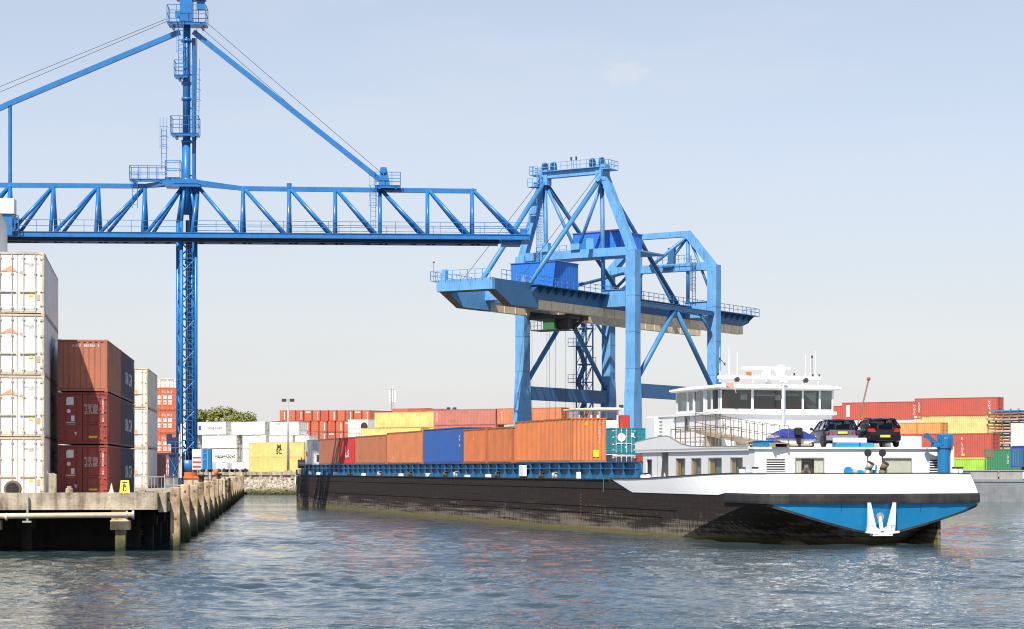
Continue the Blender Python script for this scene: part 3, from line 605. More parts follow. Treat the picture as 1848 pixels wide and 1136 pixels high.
for i in range(4):
    t = container('orange container with white door labels behind the crane tower, %s tier' % ['lowest', 'second', 'third', 'top'][i], corner_pos(319, 258, YQ, 12.19, 2.4 + 2.9 * i), YQ - R(90), REDO, 12.19, 2.896, group='orange containers behind the crane tower')
    m = MB()
    for y in (-.95, -.3, .35): m.box(6.085, 6.10, y - .2, y + .25, .8, 1.3); m.box(6.085, 6.10, y - .2, y + .25, 1.5, 1.95)
    part('label_plate', m, 'letw', t)
    letters('HLXU', .5, 'letw', t, (6.1, 0, 2.35), 'x+')
container('pale container on top of the orange stack by the crane tower', corner_pos(319, 258.2, YQ, 12.19, 2.4 + 11.6), YQ - R(90), CREAM, 12.19, 1.2, 'reefer')

# ------------------------------------------------------------------ blue mast crane on the near quay
def mast_crane():
    t = thing('mast_crane', 'deep blue mast crane with long lattice boom on the near quay', 'crane', (-29.03, 183, 2.4), R(3.2))
    O = (0, 0, -2.4); S = 20.22
    lx = lambda px: (px - 337) / S
    lz = lambda y: CAMZ + (HOR - y) / S
    zb, zt, hy = 24.49, lz(337), 1.55
    # tower below the boom
    c = [(.92 * math.cos(R(a)), .92 * math.sin(R(a))) for a in (65, 155, 245, 335)]
    legs = [(x * 1.0, y * 1.0) for x, y in c]
    for i, (x, y) in enumerate(c):
        m = MB(O); rr = .165 if i else .25
        m.tube((x, y, 4.4), (x, y, 25.8), rr, 12); m.tube((x, y, 25.8), (x * .38, y * .38, zt + .3), rr, 12, .12)
        part('tower_leg', m, 'craneblue', t, True)
    m = MB(O); z = 5.0; k = 0
    while z < 25:
        for i in range(4):
            a, b = c[i], c[(i + 1) % 4]
            if k % 2: a, b = b, a
            m.tube((*a, z), (*b, z + 1.35), .07, 6)
            if k % 2: m.tube((*a, z), (*b, z), .05, 6)
        z += 1.35; k += 1
    part('tower_bracing', m, 'craneblue', t)
    m = MB(O); m.tube((.05, .15, 4.5), (.05, .15, 26), .17, 8)
    for k_ in range(9): m.tube((.05, .15, 6 + k_ * 2.3), (.05, .15, 6.3 + k_ * 2.3), .24, 8)
    part('shade_core', m, 'navy_and_shade', t)  # added dark core, stands in for the shaded inside of the tower
    # mast above the boom
    m = MB(O); m.tube((-.05, 0, 26.5), (-.05, 0, 33), .38, 16); m.tube((-.02, 0, 33), (0, 0, 46), .34, 16)
    for z in (29.6, 33, 36.8, 38.2, 42): m.tube((-.02, 0, z - .12), (-.02, 0, z + .12), .46, 16)
    part('mast', m, 'craneblue', t, True)
    m = MB(O); m.tube((.62, .3, 27), (.60, .3, 42.3), .17, 10)
    for z in (30, 33, 36, 39, 42): m.bar((0, 0, z), (.62, .3, z), .12, .12)
    part('standpipe', m, 'craneblue', t)
    m = MB(O); m.box(-.9, 1.7, -.5, .5, 45.6, 46.2); m.box(-.55, .55, -.6, .6, 43.4, 45.6); m.box(.9, 1.6, -.25, .25, 44.8, 45.6)
    m.box(-1.0, -.5, -.3, .3, 44.1, 44.6)
    part('mast_head', m, 'craneblue', t)
    # boom
    nodes_r = [lx(p) for p in (438, 521, 604, 685, 771, 852)]; nodes_l = [lx(p) for p in (262, 179, 99, 22, -60, -142, -224)]
    tip = lx(944); x0 = lx(-260)
    for s in (-1, 1):
        m = MB(O); m.bar((x0, s * hy, zb), (tip + .5, s * hy, zb), .30, .40); m.bar((x0, s * hy, zb + .21), (tip + .5, s * hy, zb + .21), .44, .05); m.bar((x0, s * hy, zb - .21), (tip + .5, s * hy, zb - .21), .44, .05)
        part('bottom_chord', m, 'craneblue', t)
    m = MB(O); m.bar((x0, 0, zt), (lx(262), 0, zt), .34, .40); m.bar((lx(438), 0, zt - .15), (lx(860), 0, zt - .22), .34, .40)
    for s in (-1, 1):
        m.bar((lx(262), 0, zt), (lx(318), s * .75, zt + .35), .22, .38); m.bar((lx(318), s * .75, zt + .35), (lx(358), s * .75, zt + .35), .22, .38); m.bar((lx(358), s * .75, zt + .3), (lx(438), 0, zt - .15), .22, .38)
    m.box(lx(300), lx(362), -.8, .8, zt - .1, zt + .15)
    part('top_chord', m, 'craneblue', t)
    m = MB(O); mv = MB(O)
    for s in (-1, 1):
        prev = [lx(358)] + nodes_r
        pl = [lx(330)] + nodes_l
    def vee(name, a, b, dx):
        m = MB(O)
        for s in (-1, 1): m.tube((a, 0, zt - .15), (b + dx, s * hy, zb + .1), .165, 10)
        m.tube((a - .05, 0, zt - .15), (a + .05, 0, zt - .15), .2, 10); part(name, m, 'craneblue', t, True)
    for x in nodes_r + nodes_l: vee('boom_post', x, x, 0)
    vee('boom_post', lx(357), lx(349), 0)
    for a, b in zip([lx(358)] + nodes_r, nodes_r + [tip]): vee('boom_diagonal', a + .1, b, -.25)
    for a, b in zip([lx(330)] + nodes_l, nodes_l + [x0]): vee('boom_diagonal', a - .1, b, .3)
    m = MB(O)
    for x in nodes_r + nodes_l + [tip]: m.bar((x, -hy, zb - .1), (x, hy, zb - .1), .25, .25)
    for a, b in zip(nodes_r, nodes_r[1:]): m.bar((a, -hy, zb - .1), (b, hy, zb - .1), .1, .1)
    for a, b in zip(nodes_l, nodes_l[1:]): m.bar((a, -hy, zb - .1), (b, hy, zb - .1), .1, .1)
    for s in (-.8, .8):
        m.bar((x0, s, zb - .5), (lx(900), s, zb - .5), .30, .06); m.bar((x0, s, zb - .36), (lx(900), s, zb - .36), .08, .28); m.bar((x0, s, zb - .22), (lx(900), s, zb - .22), .30, .06)
    for x in nodes_r + nodes_l: m.box(x - .1, x + .1, -1.0, 1.0, zb - .32, zb - .1)
    part('trolley_runway', m, 'navy_and_shade', t)  # runway coloured dark to carry the shade beneath the boom
    m = MB(O)
    m.box(x0, tip + .4, -hy + .2, -hy + 1.0, zb + .22, zb + .26)
    m.rail([(x0, -hy + .1, zb + .25), (lx(325), -hy + .1, zb + .25)], 1.05, 2.05, .022); m.rail([(lx(352), -hy + .1, zb + .25), (tip + .5, -hy + .1, zb + .25)], 1.05, 2.05, .022)
    m.rail([(lx(352), hy, zb + .25), (tip + .5, hy, zb + .25), (tip + .5, -hy + .1, zb + .25)], 1.05, 4.1, .02)
    part('boom_walkway', m, 'craneblue', t)
    m = MB(O); m.box(tip - .1, tip + .55, -hy - .1, hy + .1, zb - .3, zb + .3); m.box(tip - .2, tip + .35, -.5, .5, zb - .1, zb + .9); m.box(lx(905), tip - .2, -.9, .9, zb - .62, zb - .2)
    part('boom_end', m, 'craneblue', t)
    # stays and ropes
    m = MB(O); m.bar((.6, 0, lz(58)), (lx(690), 0, lz(326)), .42, .44)
    part('stay_bar', m, 'craneblue', t)
    m = MB(O); m.bar((-.6, 0, lz(58)), (lx(22), 0, lz(190)), .42, .44); m.bar((lx(22), 0, lz(190)), (lx(-240), 0, lz(320)), .42, .44)
    m.tube((lx(22), 0, lz(190)), (lx(22), 0, zt), .17, 10)
    part('stay_bar', m, 'craneblue', t)
    m = MB(O)
    for a, b in (((374, 42), (690, 312)), ((362, 50), (672, 318)), ((300, 36), (-250, 268)), ((302, 40), (-250, 282))):
        m.tube((lx(a[0]), -.15, lz(a[1])), (lx(b[0]), -.15, lz(b[1])), .022, 5)
    for k in (-.2, .2): m.tube((.9, k, lz(52)), (.75, k, zt), .02, 5)
    part('stay_rope', m, 'darkmetal', t)
    # platforms and ladders
    def platform(x0_, x1_, y, h=1.05, dep=.9, z=None):
        m = MB(O); z = z or lz(y); m.box(x0_, x1_, -dep, dep, z - .12, z); m.box(x0_, x1_, -dep, -dep + .08, z - .25, z); m.box(x0_ + .3, x0_ + .5, -dep, dep, z - .35, z - .12); m.box(x1_ - .5, x1_ - .3, -dep, dep, z - .35, z - .12)
        m.rail([(x0_, -dep, z), (x1_, -dep, z), (x1_, dep, z), (x0_, dep, z), (x0_, -dep, z)], h, .9, .026)
        part('platform', m, 'craneblue', t)
    platform(lx(304), lx(373), 44, 1.5, 1.1); platform(lx(316), lx(340), 138, 1.3, .8); platform(lx(310), lx(359), 243, 1.5, .95); platform(lx(236), lx(300), 325, 1.15, .6); platform(lx(300), lx(326), 322, 1.5, .6)
    platform(lx(676), lx(722), 334, 1.15, .9)
    for a in ((lx(328), -.75, lz(138), lz(44), True), (lx(351), -.8, lz(243), lz(120), False), (lx(356), -.8, lz(225), lz(130), True), (lx(298), -.7, lz(310), lz(235), True), (lx(246), -.65, lz(378), lz(330), True), (lx(673), -.6, lz(412), lz(335), True), (.35, -.95, 5, 24, False)):
        m = MB(O); m.ladder(*a[:4], cage=a[4], w=.45, r=.024); part('ladder', m, 'craneblue', t)
    m = MB(O); m.loft([[(lx(682), -.4, lz(335)), (lx(704), -.4, lz(335)), (lx(704), .4, lz(335)), (lx(682), .4, lz(335))], [(lx(686), -.25, lz(300)), (lx(697), -.25, lz(300)), (lx(697), .25, lz(300)), (lx(686), .25, lz(300))]], caps=True)
    m.tube((lx(691), -.45, lz(306)), (lx(691), .45, lz(306)), .3, 14); m.tube((lx(521), 0, zt - .1), (lx(521), 0, zt + .35), .22, 10)
    part('stay_anchor', m, 'craneblue', t)
    m = MB(O); m.bbox(lx(-2), lx(40), -hy - 1.4, -hy - .2, lz(395), lz(368), .05); part('trolley_cabin', m, 'white', t)
    m = MB(O); m.box(lx(2), lx(36), -hy - 1.2, .8, zb - .2, lz(395)); m.rail([(lx(40), -hy - 1.0, zb + .3), (lx(46), -hy - 1.0, zb + .3)], 1.2, 1, .04); part('trolley_frame', m, 'craneblue', t)
    # base machinery
    m = MB(O); m.bbox(-1.45, -.25, -1.1, 1.3, 2.4, 5.2); m.bbox(-1.3, -.45, -.9, 1.0, 5.2, 6.6); m.box(-2.6, -.9, -1.2, -.9, 5.0, 5.2); m.box(-1.7, -1.3, -.9, 0, 6.0, 6.9); part('winch_housing', m, 'navy_and_shade', t); m = MB(O); m.rail([(-1.45, -1.15, 5.2), (-.25, -1.15, 5.2)], 1.0, .6, .025); m.ladder(-1.75, -1.0, 2.4, 5.2, cage=False, w=.4, r=.03); m.bar((-1.5, -1.16, 2.6), (-.3, -1.16, 5.0), .05, .05); m.bar((-.3, -1.16, 2.6), (-1.5, -1.16, 5.0), .05, .05); part('service_ladder', m, 'craneblue', t)
    m = MB(O); m.tube((-.38, -1.15, 3.0), (-.38, -.95, 7.8), .07, 10); m.tube((-.55, -1.15, 3.0), (-.55, -.95, 6.9), .05, 10); part('cable_riser', m, 'cream', t)
    m = MB(O); m.tube((.15, 0, 3.5), (.15, 0, 4.6), .75, 16, .95); part('slewing_collar', m, 'craneblue', t, True)
    m = MB(O); m.tube((.15, 0, 3.15), (.15, 0, 3.5), .8, 16); m.box(-.9, 1.2, -.9, .9, 2.95, 3.15); part('slewing_ring', m, 'orange', t)
    m = MB(O); m.bbox(-.8, 1.1, -.8, .8, 2.4, 2.95); part('pedestal', m, 'conc', t)
mast_crane()
ec = thing('electrical_cabinet', 'tall blue cabinet with poster panel beside the mast crane foot', 'cabinet', QY.w(-1.3, 79, 2.4), QY.rz)
part('housing', MB().bbox(-.05, .85, -.5, .5, 1.35, 3.15), 'deckblue', ec); part('grid', MB().box(.02, .1, -.54, -.5, 1.4, 3.1).box(.02, .5, -.54, -.5, 2.2, 2.26).box(.02, .5, -.54, -.5, 2.7, 2.76).box(.42, .5, -.54, -.5, 1.4, 3.1), 'stsblue', ec)
part('panel', MB().box(-.85, -.06, -.5, -.42, 1.35, 3.1), 'white', ec); c = MB()
for z in (1.5, 1.9, 2.3): c.box(-.82, -.1, -.51, -.5, z, z + .16)
part('stripe', c, 'red', ec); c = MB()
for x in (-.8, -.3, .1, .5, .8): c.box(x - .04, x + .04, -.3, -.22, 0, 1.35); c.box(x - .04, x + .04, .3, .38, 0, 1.35)
part('leg', c, 'rustbar', ec)
for k, (a, b, mt, nm, lb) in enumerate(((-.75, 62, 'rubber', 'mooring_bollard', 'black bollard on the quay edge near the crane'), (-.6, 96, 'orange', 'life_buoy_stand', 'orange rescue stand on the quay edge past the crane'), (-.7, 110, 'rubber', 'mooring_bollard', 'black bollard on the quay edge past the orange stand'))):
    h = thing(nm, lb, 'bollard' if mt == 'rubber' else 'rescue stand', QY.w(a, b, 2.7), 0)
    part('body', MB().lathe([(.25, 0), (.2, .06), (.18, .42), (.3, .5), (.3, .62), (.2, .66)], n=14) if mt == 'rubber' else MB().lathe([(.05, 0), (.05, .5), (.2, .55), (.24, .8), (.2, 1.05), (.05, 1.1)], n=12), mt, h, True)
    if mt == 'rubber': part('base', MB().box(-.45, .45, -.45, .45, -.3, .02), 'conc', h)

# ------------------------------------------------------------------ large gantry crane on the far quay
def gantry():
    t = thing('gantry_crane', 'huge light blue ship to shore gantry crane on the far quay', 'crane', YD.w(0, 3.95, 3.18), YD.rz)
    O = (0, 0, -3.18); A, B, C, D = (-8.9, 0), (8.9, 0), (-8.9, 24.4), (8.9, 24.4); SH = 33.0
    for (p, q) in (A, B, C, D):
        m = MB(O); W, H = .74, .78
        rg = [[(p - w_, q - h_, z), (p + w_, q - h_, z), (p + w_, q + h_, z), (p - w_, q + h_, z)] for w_, h_, z in ((.76, 1.4, 4.6), (.76, 1.05, 14.5), (W, H, 17.5), (W, H, SH + .7))]
        m.loft(rg, caps=True)
        for z in (17.5, 22.5, 27.5): m.loft([[(p - W - .03, q - H - .03, z), (p + W + .03, q - H - .03, z), (p + W + .03, q + H + .03, z), (p - W - .03, q + H + .03, z)], [(p - W - .03, q - H - .03, z + .12), (p + W + .03, q - H - .03, z + .12), (p + W + .03, q + H + .03, z + .12), (p - W - .03, q + H + .03, z + .12)]], caps=True)
        leg = part('leg', m, 'stsblue', t)
        m = MB(O); m.box(p - 3.4, p + 3.4, q - .6, q + .6, 4.0, 4.7)
        for k in (-2.6, -.9, .9, 2.6): m.box(p + k - .7, p + k + .7, q - .35, q + .35, 3.5, 4.0); m.tube((p + k, q - .2, 3.55), (p + k, q + .2, 3.55), .38, 14)
        part('bogie', m, 'stsdark', leg)
    for s, nm in ((-1, 'low'), (1, 'low')):
        p = s * 8.9
        m = MB(O); m.box(p - .55, p + .55, 1.1, 23.3, 13.6, 15.5); part('tie_beam', m, 'stsdark', t)
        m = MB(O); m.box(p - .3, p + .3, .9, 23.5, 26.2, 26.75); m.box(p - .5, p + .5, .9, 23.5, 26.75, 26.82); part('side_beam', m, 'stsmid', t)
        m = MB(O); m.tube((p, .9, 15.9), (p, 11.9, 26.2), .36, 12); m.tube((p, 23.5, 15.9), (p, 12.5, 26.2), .36, 12); m.box(p - .12, p + .12, 11.2, 13.2, 25.3, 26.2); m.tube((p, 13, 26.2), (p, 23.6, 25.9), .1, 8)
        m.tube((p, 23.4, 23.6), (p, 20, 26.2), .22, 10)
        part('brace', m, 'stsmid', t, True)
    for q in (0, 24.4):
        m = MB(O); m.box(-8.1, 8.1, q - .6, q + .6, SH, SH + 1.15); part('portal_beam', m, 'stsblue', t)
        for s in (-1, 1):
            m = MB(O); m.box(*sorted((s * 4.5, s * 8.1)), q - .85, q + .85, 26.0, 28.3); m.box(*sorted((s * 4.5, s * 8.1)), q - 1.0, q + 1.0, 28.3, 28.36); part('girder_seat', m, 'stsblue', t)
    # waterside A-frame
    AP, BP, ZT = -5.2, 4.0, 45.1
    for s, a in ((-1, AP), (1, BP)):
        m = MB(O); m.bar((s * 8.9, 0, SH + .4), (a, 0, ZT), 1.05, 1.1, (0, 1, 0)); part('a_frame_leg', m, 'stsblue', t)
    m = MB(O); m.bar((AP - .4, 0, ZT - .2), (BP + .4, 0, ZT - .2), 1.0, .9); m.box(AP - .7, AP + .7, -.6, .6, ZT - 1.6, ZT + .6); m.box(BP - .7, BP + .9, -.6, .6, ZT - 1.6, ZT + .6); part('top_tie', m, 'stsblue', t)
    m = MB(O)
    m.rail([(AP, -.8, ZT + .3), (BP, -.8, ZT + .3)], 1.1, 1.0, .03); m.box(AP, BP, -.9, -.5, ZT + .22, ZT + .3)
    for a, s in ((AP, -1), (BP, 1)):
        m.box(*sorted((a + s * .5, a + s * 1.8)), -1.3, 1.3, ZT - .2, ZT - .08); m.rail([(a + s * .5, -1.3, ZT - .1), (a + s * 1.8, -1.3, ZT - .1), (a + s * 1.8, 1.3, ZT - .1), (a + s * .5, 1.3, ZT - .1)], 1.15, .8, .03)
        m.tube((a + s * .4, -1.9, ZT - 1.6), (a + s * .4, -1.2, ZT - 1.6), .35, 10)
    m.rail([(AP - 1.4, -2.4, ZT - 1.9), (AP + .2, -2.4, ZT - 1.9)], 1.1, .8, .03); m.box(AP - 1.4, AP + .2, -2.4, -1, ZT - 2.0, ZT - 1.9)
    part('top_walkway', m, 'stsblue', t)
    for a in (AP, AP + 1.4, BP - 1.5, BP):
        m = MB(O); m.tube((a - .15, 0, ZT + .9), (a + .15, 0, ZT + .9), .75, 16); part('rope_sheave', m, 'stsdark', t)
    m = MB(O); m.box(-1.0, -.85, -.1, .1, ZT + 1.6, ZT + 2.1); m.box(-.2, -.05, -.1, .1, ZT + 1.6, ZT + 2.1); m.bar((-.92, 0, ZT), (-.92, 0, ZT + 1.6), .04, .04); m.bar((-.12, 0, ZT), (-.12, 0, ZT + 1.6), .04, .04); part('warning_light', m, 'darkmetal', t)
    for a, s in ((AP, -1), (BP, 1)):
        m = MB(O)
        m.tube((a, -.3, ZT - 1.2), (s * 4.0, -19, 27.8), .34, 12); part('forestay', m, 'stsmid', t, True)
        m = MB(O); m.tube((a, .3, ZT - 1.2), (s * 4.1, 22.6, 27.6), .30, 12); part('backstay', m, 'stsdark', t, True)
        m = MB(O); m.tube((a, 0, ZT - 1.5), (a, .4, 28), .30, 12); m.tube((a, .2, ZT - 1.5), (-.2 if s < 0 else -.1, .2, SH + 1), .24, 12); part('post', m, 'stsmid', t, True)
        m = MB(O); m.tube((s * 4.6 - .3, -22, 28), (a, -.9, ZT - .6), .035, 6); part('stay_rope', m, 'darkmetal', t)
    # landside frame
    CA, DA, ZL = -3.4, 4.6, 38.5
    m = MB(O)
    m.bar((-8.9, 24.4, SH + .4), (CA, 24.4, ZL), 1.0, .95, (0, 1, 0)); m.bar((8.9, 24.4, SH + .4), (DA, 24.4, ZL), 1.0, .95, (0, 1, 0)); m.bar((CA - .3, 24.4, ZL), (DA + .3, 24.4, ZL), .9, .85)
    part('landside_frame', m, 'stsblue', t)
    m = MB(O)
    for a in (CA, DA): m.tube((a, 24.4, ZL), (a, 24.4, 28.2), .27, 12)
    m.tube((DA, 24.2, ZL - .4), (-8.4, 24.2, 29.5), .27, 12); m.tube((DA - .1, 24.6, ZL - .4), (.9, 24.6, SH + 1), .2, 10); m.tube((DA + .2, 24.4, ZL - .5), (8.5, 24.4, 29.2), .2, 10)
    m.tube((CA - .1, 24.4, ZL - .2), (-7.2, 24.4, SH + 1), .3, 10)
    part('lattice_brace', m, 'stsmid', t, True)
    m = MB(O); m.tube((CA, 24.2, ZL - .2), (4.0, 21, 27.8), .3, 12); m.tube((-8.6, .5, 32), (-4.2, 12, 28), .24, 10); m.tube((8.6, .6, 31), (-3.8, 14, 28.2), .22, 10); m.tube((-8.4, 1, 28), (-6, 24, 33.2), .24, 10)
    part('cross_brace', m, 'stsdark', t, True)
    m = MB(O); m.bbox(.8, 2.6, 23.2, 25.4, SH + .6, SH + .9); m.rail([(.2, 23, SH + 1.15), (5.6, 23, SH + 1.15)], 1.1, .9, .03); m.bbox(1.4, 2.4, 24, 24.8, SH + 1.15, SH + 3.6); m.ladder(6.1, 23.4, 28, SH + 1.2, r=.035)
    part('hoist_platform', m, 'stsdark', t)
    # boom: two girders joined by an end beam
    for s in (-1, 1):
        p0, p1 = (3.4, 4.6) if s > 0 else (-3.9, -2.8)
        m = MB(O)
        prof = [(-28, 27.9), (-28, 26.5), (-24.2, 24.75), (-17.6, 24.75), (-17.6, 25.9), (42.5, 25.9), (45, 26.6), (45, 27.9)]
        m.prism([(q, z) for q, z in prof], 'x', p0, p1)
        part('girder', m, 'stsdark' if s > 0 else 'stsblue', t)  # near girder in darker blue: its shaded side put into the colour
        m = MB(O); m.box(p0 + .08, p1 - .08, -17.6, 43, 24.7, 25.897)
        for k in range(22): m.box(p0 + .03, p1 - .03, -17 + k * 2.8, -16.9 + k * 2.8, 24.7, 25.895)
        part('rail_beam', m, 'cream', t)
        m = MB(O); m.box(*sorted((s * 4.6 + .7 * (s < 0), s * 5.7 + .7 * (s < 0))), -19.5, 46.4, 27.62, 27.70)
        for k in range(33): q = -19.3 + k * 2.0; m.loft([[(s * 4.6, q, 27.6), (s * 5.65, q, 27.6), (s * 4.6, q, 26.7)], [(s * 4.6, q + .12, 27.6), (s * 5.65, q + .12, 27.6), (s * 4.6, q + .12, 26.7)]], caps=True)
        part('walkway', m, 'stsdark', t)
        m = MB(O); m.rail([(s * 5.65, -19.5, 27.7), (s * 5.65, 46.4, 27.7)], 1.1, 1.5, .035); m.rail([(s * 5.65, 46.4, 27.7), (s * 3, 46.4, 27.7)], 1.1, 1.5, .035)
        part('handrail', m, 'stsmid', t)
    m = MB(O); m.box(-3.9, 4.6, -28.7, -28.02, 26.5, 27.95); m.box(-2.78, 3.38, -28.02, -26.6, 26.52, 27.9); part('end_beam', m, 'stsblue', t)
    for a_, b_ in ((-19, -18), (42.6, 43.6)): part('end_beam', MB(O).box(-2.8, 3.4, a_, b_, 26.0, 27.8), 'stsblue', t)
    m = MB(O); m.box(-3.85, 4.55, -28.6, -26.7, 26.44, 26.497)
    for a_, b_ in ((3.45, 4.55), (-3.85, -2.85)): m.loft([[(b_, -28, 26.43), (a_, -28, 26.43), (a_, -24.2, 24.68), (b_, -24.2, 24.68)], [(b_, -28, 26.49), (a_, -28, 26.49), (a_, -24.2, 24.74), (b_, -24.2, 24.74)]], caps=True); m.box(a_, b_, -24.2, -17.6, 24.68, 24.74)
    part('end_lining', m, 'rustbar', t)
    m = MB(O); m.rail([(-4.7, -28.9, 27.95), (4.4, -28.9, 27.95)], 1.15, 1.2, .035); m.rail([(-4.7, -28.9, 27.95), (-4.7, -26.5, 27.95)], 1.15, 1.2, .035); m.box(-4.7, -3.9, -28.9, -26.5, 27.8, 27.9); m.bbox(-3.6, -3.0, -28, -27.3, 27.95, 29.4); m.rail([(4.6, -26.5, 27.95), (4.6, -19.5, 27.95)], 1.15, 1.2, .035); m.rail([(-4.6, -26.5, 27.95), (-4.6, -19.5, 27.95)], 1.15, 1.2, .035); m.bbox(3.7, 4.3, -20.4, -19.8, 27.9, 28.9); part('tip_railing', m, 'stsblue', t)
    m = MB(O); m.bar((-4.4, -28.6, 27.9), (-4.4, -28.6, 30.2), .05, .05); m.box(-4.5, -4.3, -28.68, -28.52, 30.2, 30.4); part('tip_beacon', m, 'red', t)
    for (p0, p1, q0, q1, z0, z1), nm in (((-3.9, 3.5, -11, -5.6, 28.05, 31.5), 'machinery_house'), ((-2.8, 4.8, 3.6, 10, 34.15, 36.9), 'winch_house')):
        m = MB(O); m.box(p0, p1, q0, q1, z0, z1)
        k = p0 + .2
        while k < p1: m.box(k, k + .12, q0 - .03, q0, z0 + .1, z1 - .1); k += .42
        k = q0 + .2
        while k < q1: m.box(p1, p1 + .03, k, k + .12, z0 + .1, z1 - .1); k += .42
        h = part(nm, m, 'stsblue2', t)
        m = MB(O); m.box(p0 - .12, p1 + .12, q0 - .12, q1 + .12, z1, z1 + .1); part('roof', m, 'stsblue2', h)
        if z0 > 30:
            m = MB(O).box(p0 + 2.2, p0 + 3.4, q0 - .06, q0 - .03, z0, z0 + 2.0); part('door', m, 'stsblue', h)
            m = MB(O).bar((p0 + 1.5, q0 + 1, z1 + .3), (p1 - .5, q0 + 1, z1 + .3), .15, .2); part('lifting_beam', m, 'orange', h)
    m = MB(O); m.box(-8, 8, 2.2, 11, 33.9, 34.1); m.rail([(-8, 2.2, 34.1), (-3, 2.2, 34.1)], 1.1, 1.2, .035); m.box(-.5, .9, -.9, -.3, 34.15, 35.0); m.box(-5.2, -4.2, -.9, 0, 34.15, 35.4); m.ladder(AP - .2, -.9, 28.5, 45, r=.035); m.box(AP - 1.9, AP - .2, -1.2, -.3, 39.2, 39.3); m.rail([(AP - 1.9, -1.2, 39.3), (AP - .2, -1.2, 39.3)], 1.1, .8, .03); part('upper_deck', m, 'stsblue', t)
    # trolley and cab
    m = MB(O); m.box(-3.3, 3.3, -7.4, -2.4, 24.15, 24.7)
    for s in (-1, 1): m.box(*sorted((s * 2.6, s * 3.35)), -7.6, -2.2, 24.7, 25.2)
    m.box(.9, 2.6, -6.8, -4.4, 22.9, 24.15); m.tube((2.2, -4.6, 22.9), (3.1, -3.2, 24.4), .2, 8); m.tube((2.6, -5.4, 22.9), (3.4, -4, 24.4), .2, 8)
    part('trolley', m, 'darkmetal', t)
    m = MB(O); m.bbox(-.9, .9, -7.6, -5.6, 22.75, 24.2); part('cab', m, 'green', t)
    m = MB(O); m.box(-2.6, 2.6, -8, -5.2, 22.6, 22.72); m.rail([(-2.6, -8, 22.7), (-.9, -8, 22.7)], 1.1, .6, .03); part('cab_platform', m, 'darkmetal', t)
    m = MB(O)
    for p, q in ((-3.0, -7), (-2.6, -3), (-.6, -7), (.0, -3), (.8, -7), (1.3, -3)): m.tube((p, q, 24.2), (p, q, 9.4), .025, 5)
    part('hoist_rope', m, 'darkmetal', t)
    m = MB(O); m.box(-3.1, 1.4, -7.2, -2.8, 9.0, 9.4); m.box(-3.1, -2.8, -7.6, -2.4, 8.7, 9.0); m.box(1.1, 1.4, -7.6, -2.4, 8.7, 9.0); part('spreader', m, 'yellow', t)
    # stair tower beside the landside leg
    m = MB(O); x0, x1, y0, y1 = -11.6, -9.9, 19.4, 21.4
    for x in (x0, x1):
        for y in (y0, y1): m.bar((x, y, 3.3), (x, y, 26.5), .16, .16)
    z = 3.3; k = 0
    while z < 25.5:
        a, b = (y0, y1) if k % 2 else (y1, y0)
        m.bar((x0 + .4, a, z), (x0 + .4, b, z + 2.7), .7, .12); m.bar((x0, a, z + 1), (x0, b, z + 3.7), .06, .06)
        for x in (x0, x1): m.bar((x, a, z), (x, b, z + 2.7), .1, .1); m.bar((x, y0, z), (x, y1, z), .1, .1)
        for y in (y0, y1): m.bar((x0, y, z), (x1, y, z), .1, .1); m.bar((x0, y, z), (x1, y, z + 2.7), .08, .08)
        yy = b; m.box(x0 - .9, x1, *sorted((yy, yy + (.9 if yy == y1 else -.9))), z + 2.62, z + 2.7); m.rail([(x0 - .9, yy + (.9 if yy == y1 else -.9), z + 2.7), (x1, yy + (.9 if yy == y1 else -.9), z + 2.7)], 1.1, .9, .03)
        z += 2.7; k += 1
    part('stair_tower', m, 'stsdark', t)
gantry()

# ------------------------------------------------------------------ the container barge (v across, u forward, z up)
def smooth(x): x = min(1, max(0, x)); return x * x * (3 - 2 * x)
W = 12.3
def us(v):
    a = min(v, W - v); return float(np.interp(a, [0, .08, .4, 1.2, 3, 6], [1.8, 1.0, .45, .05, -.2, -.35]))
def topz(u): return 3.2 + .36 * smooth((21 - u) / 18)
def ztr(v): w_ = abs(v - W / 2) / (W / 2); return .48 + 1.58 * w_ ** 1.25
def zb(v, u):
    w_ = abs(v - W / 2) / (W / 2); return ztr(v) - 2.9 * (max(0, u - us(v)) / (3.6 + 9.5 * w_ ** 1.5)) ** 1.2
near = [(6.15, -.35), (3, -.2), (1.2, .05), (.4, .45), (.08, 1.0), (0, 1.8), (0, 3.4), (0, 5.2), (0, 6.2), (0, 7.2), (0, 8.2), (0, 9.2), (0, 10.2), (0, 11.2), (0, 12.2), (0, 13.2), (0, 14.2), (0, 15.2), (0, 16), (0, 17), (0, 18), (0, 18.9), (0, 20), (0, 21.2), (0, 22.5)] + [(0, 22.5 + 6.7 * i) for i in range(1, 14)] + [(0, 116), (.12, 118.5), (.42, 121), (.95, 123.4), (1.8, 125.3), (3.0, 126.8), (4.4, 127.7), (6.15, 128)]
outline = near + [(W - v, u) for v, u in near[::-1][1:-1]]
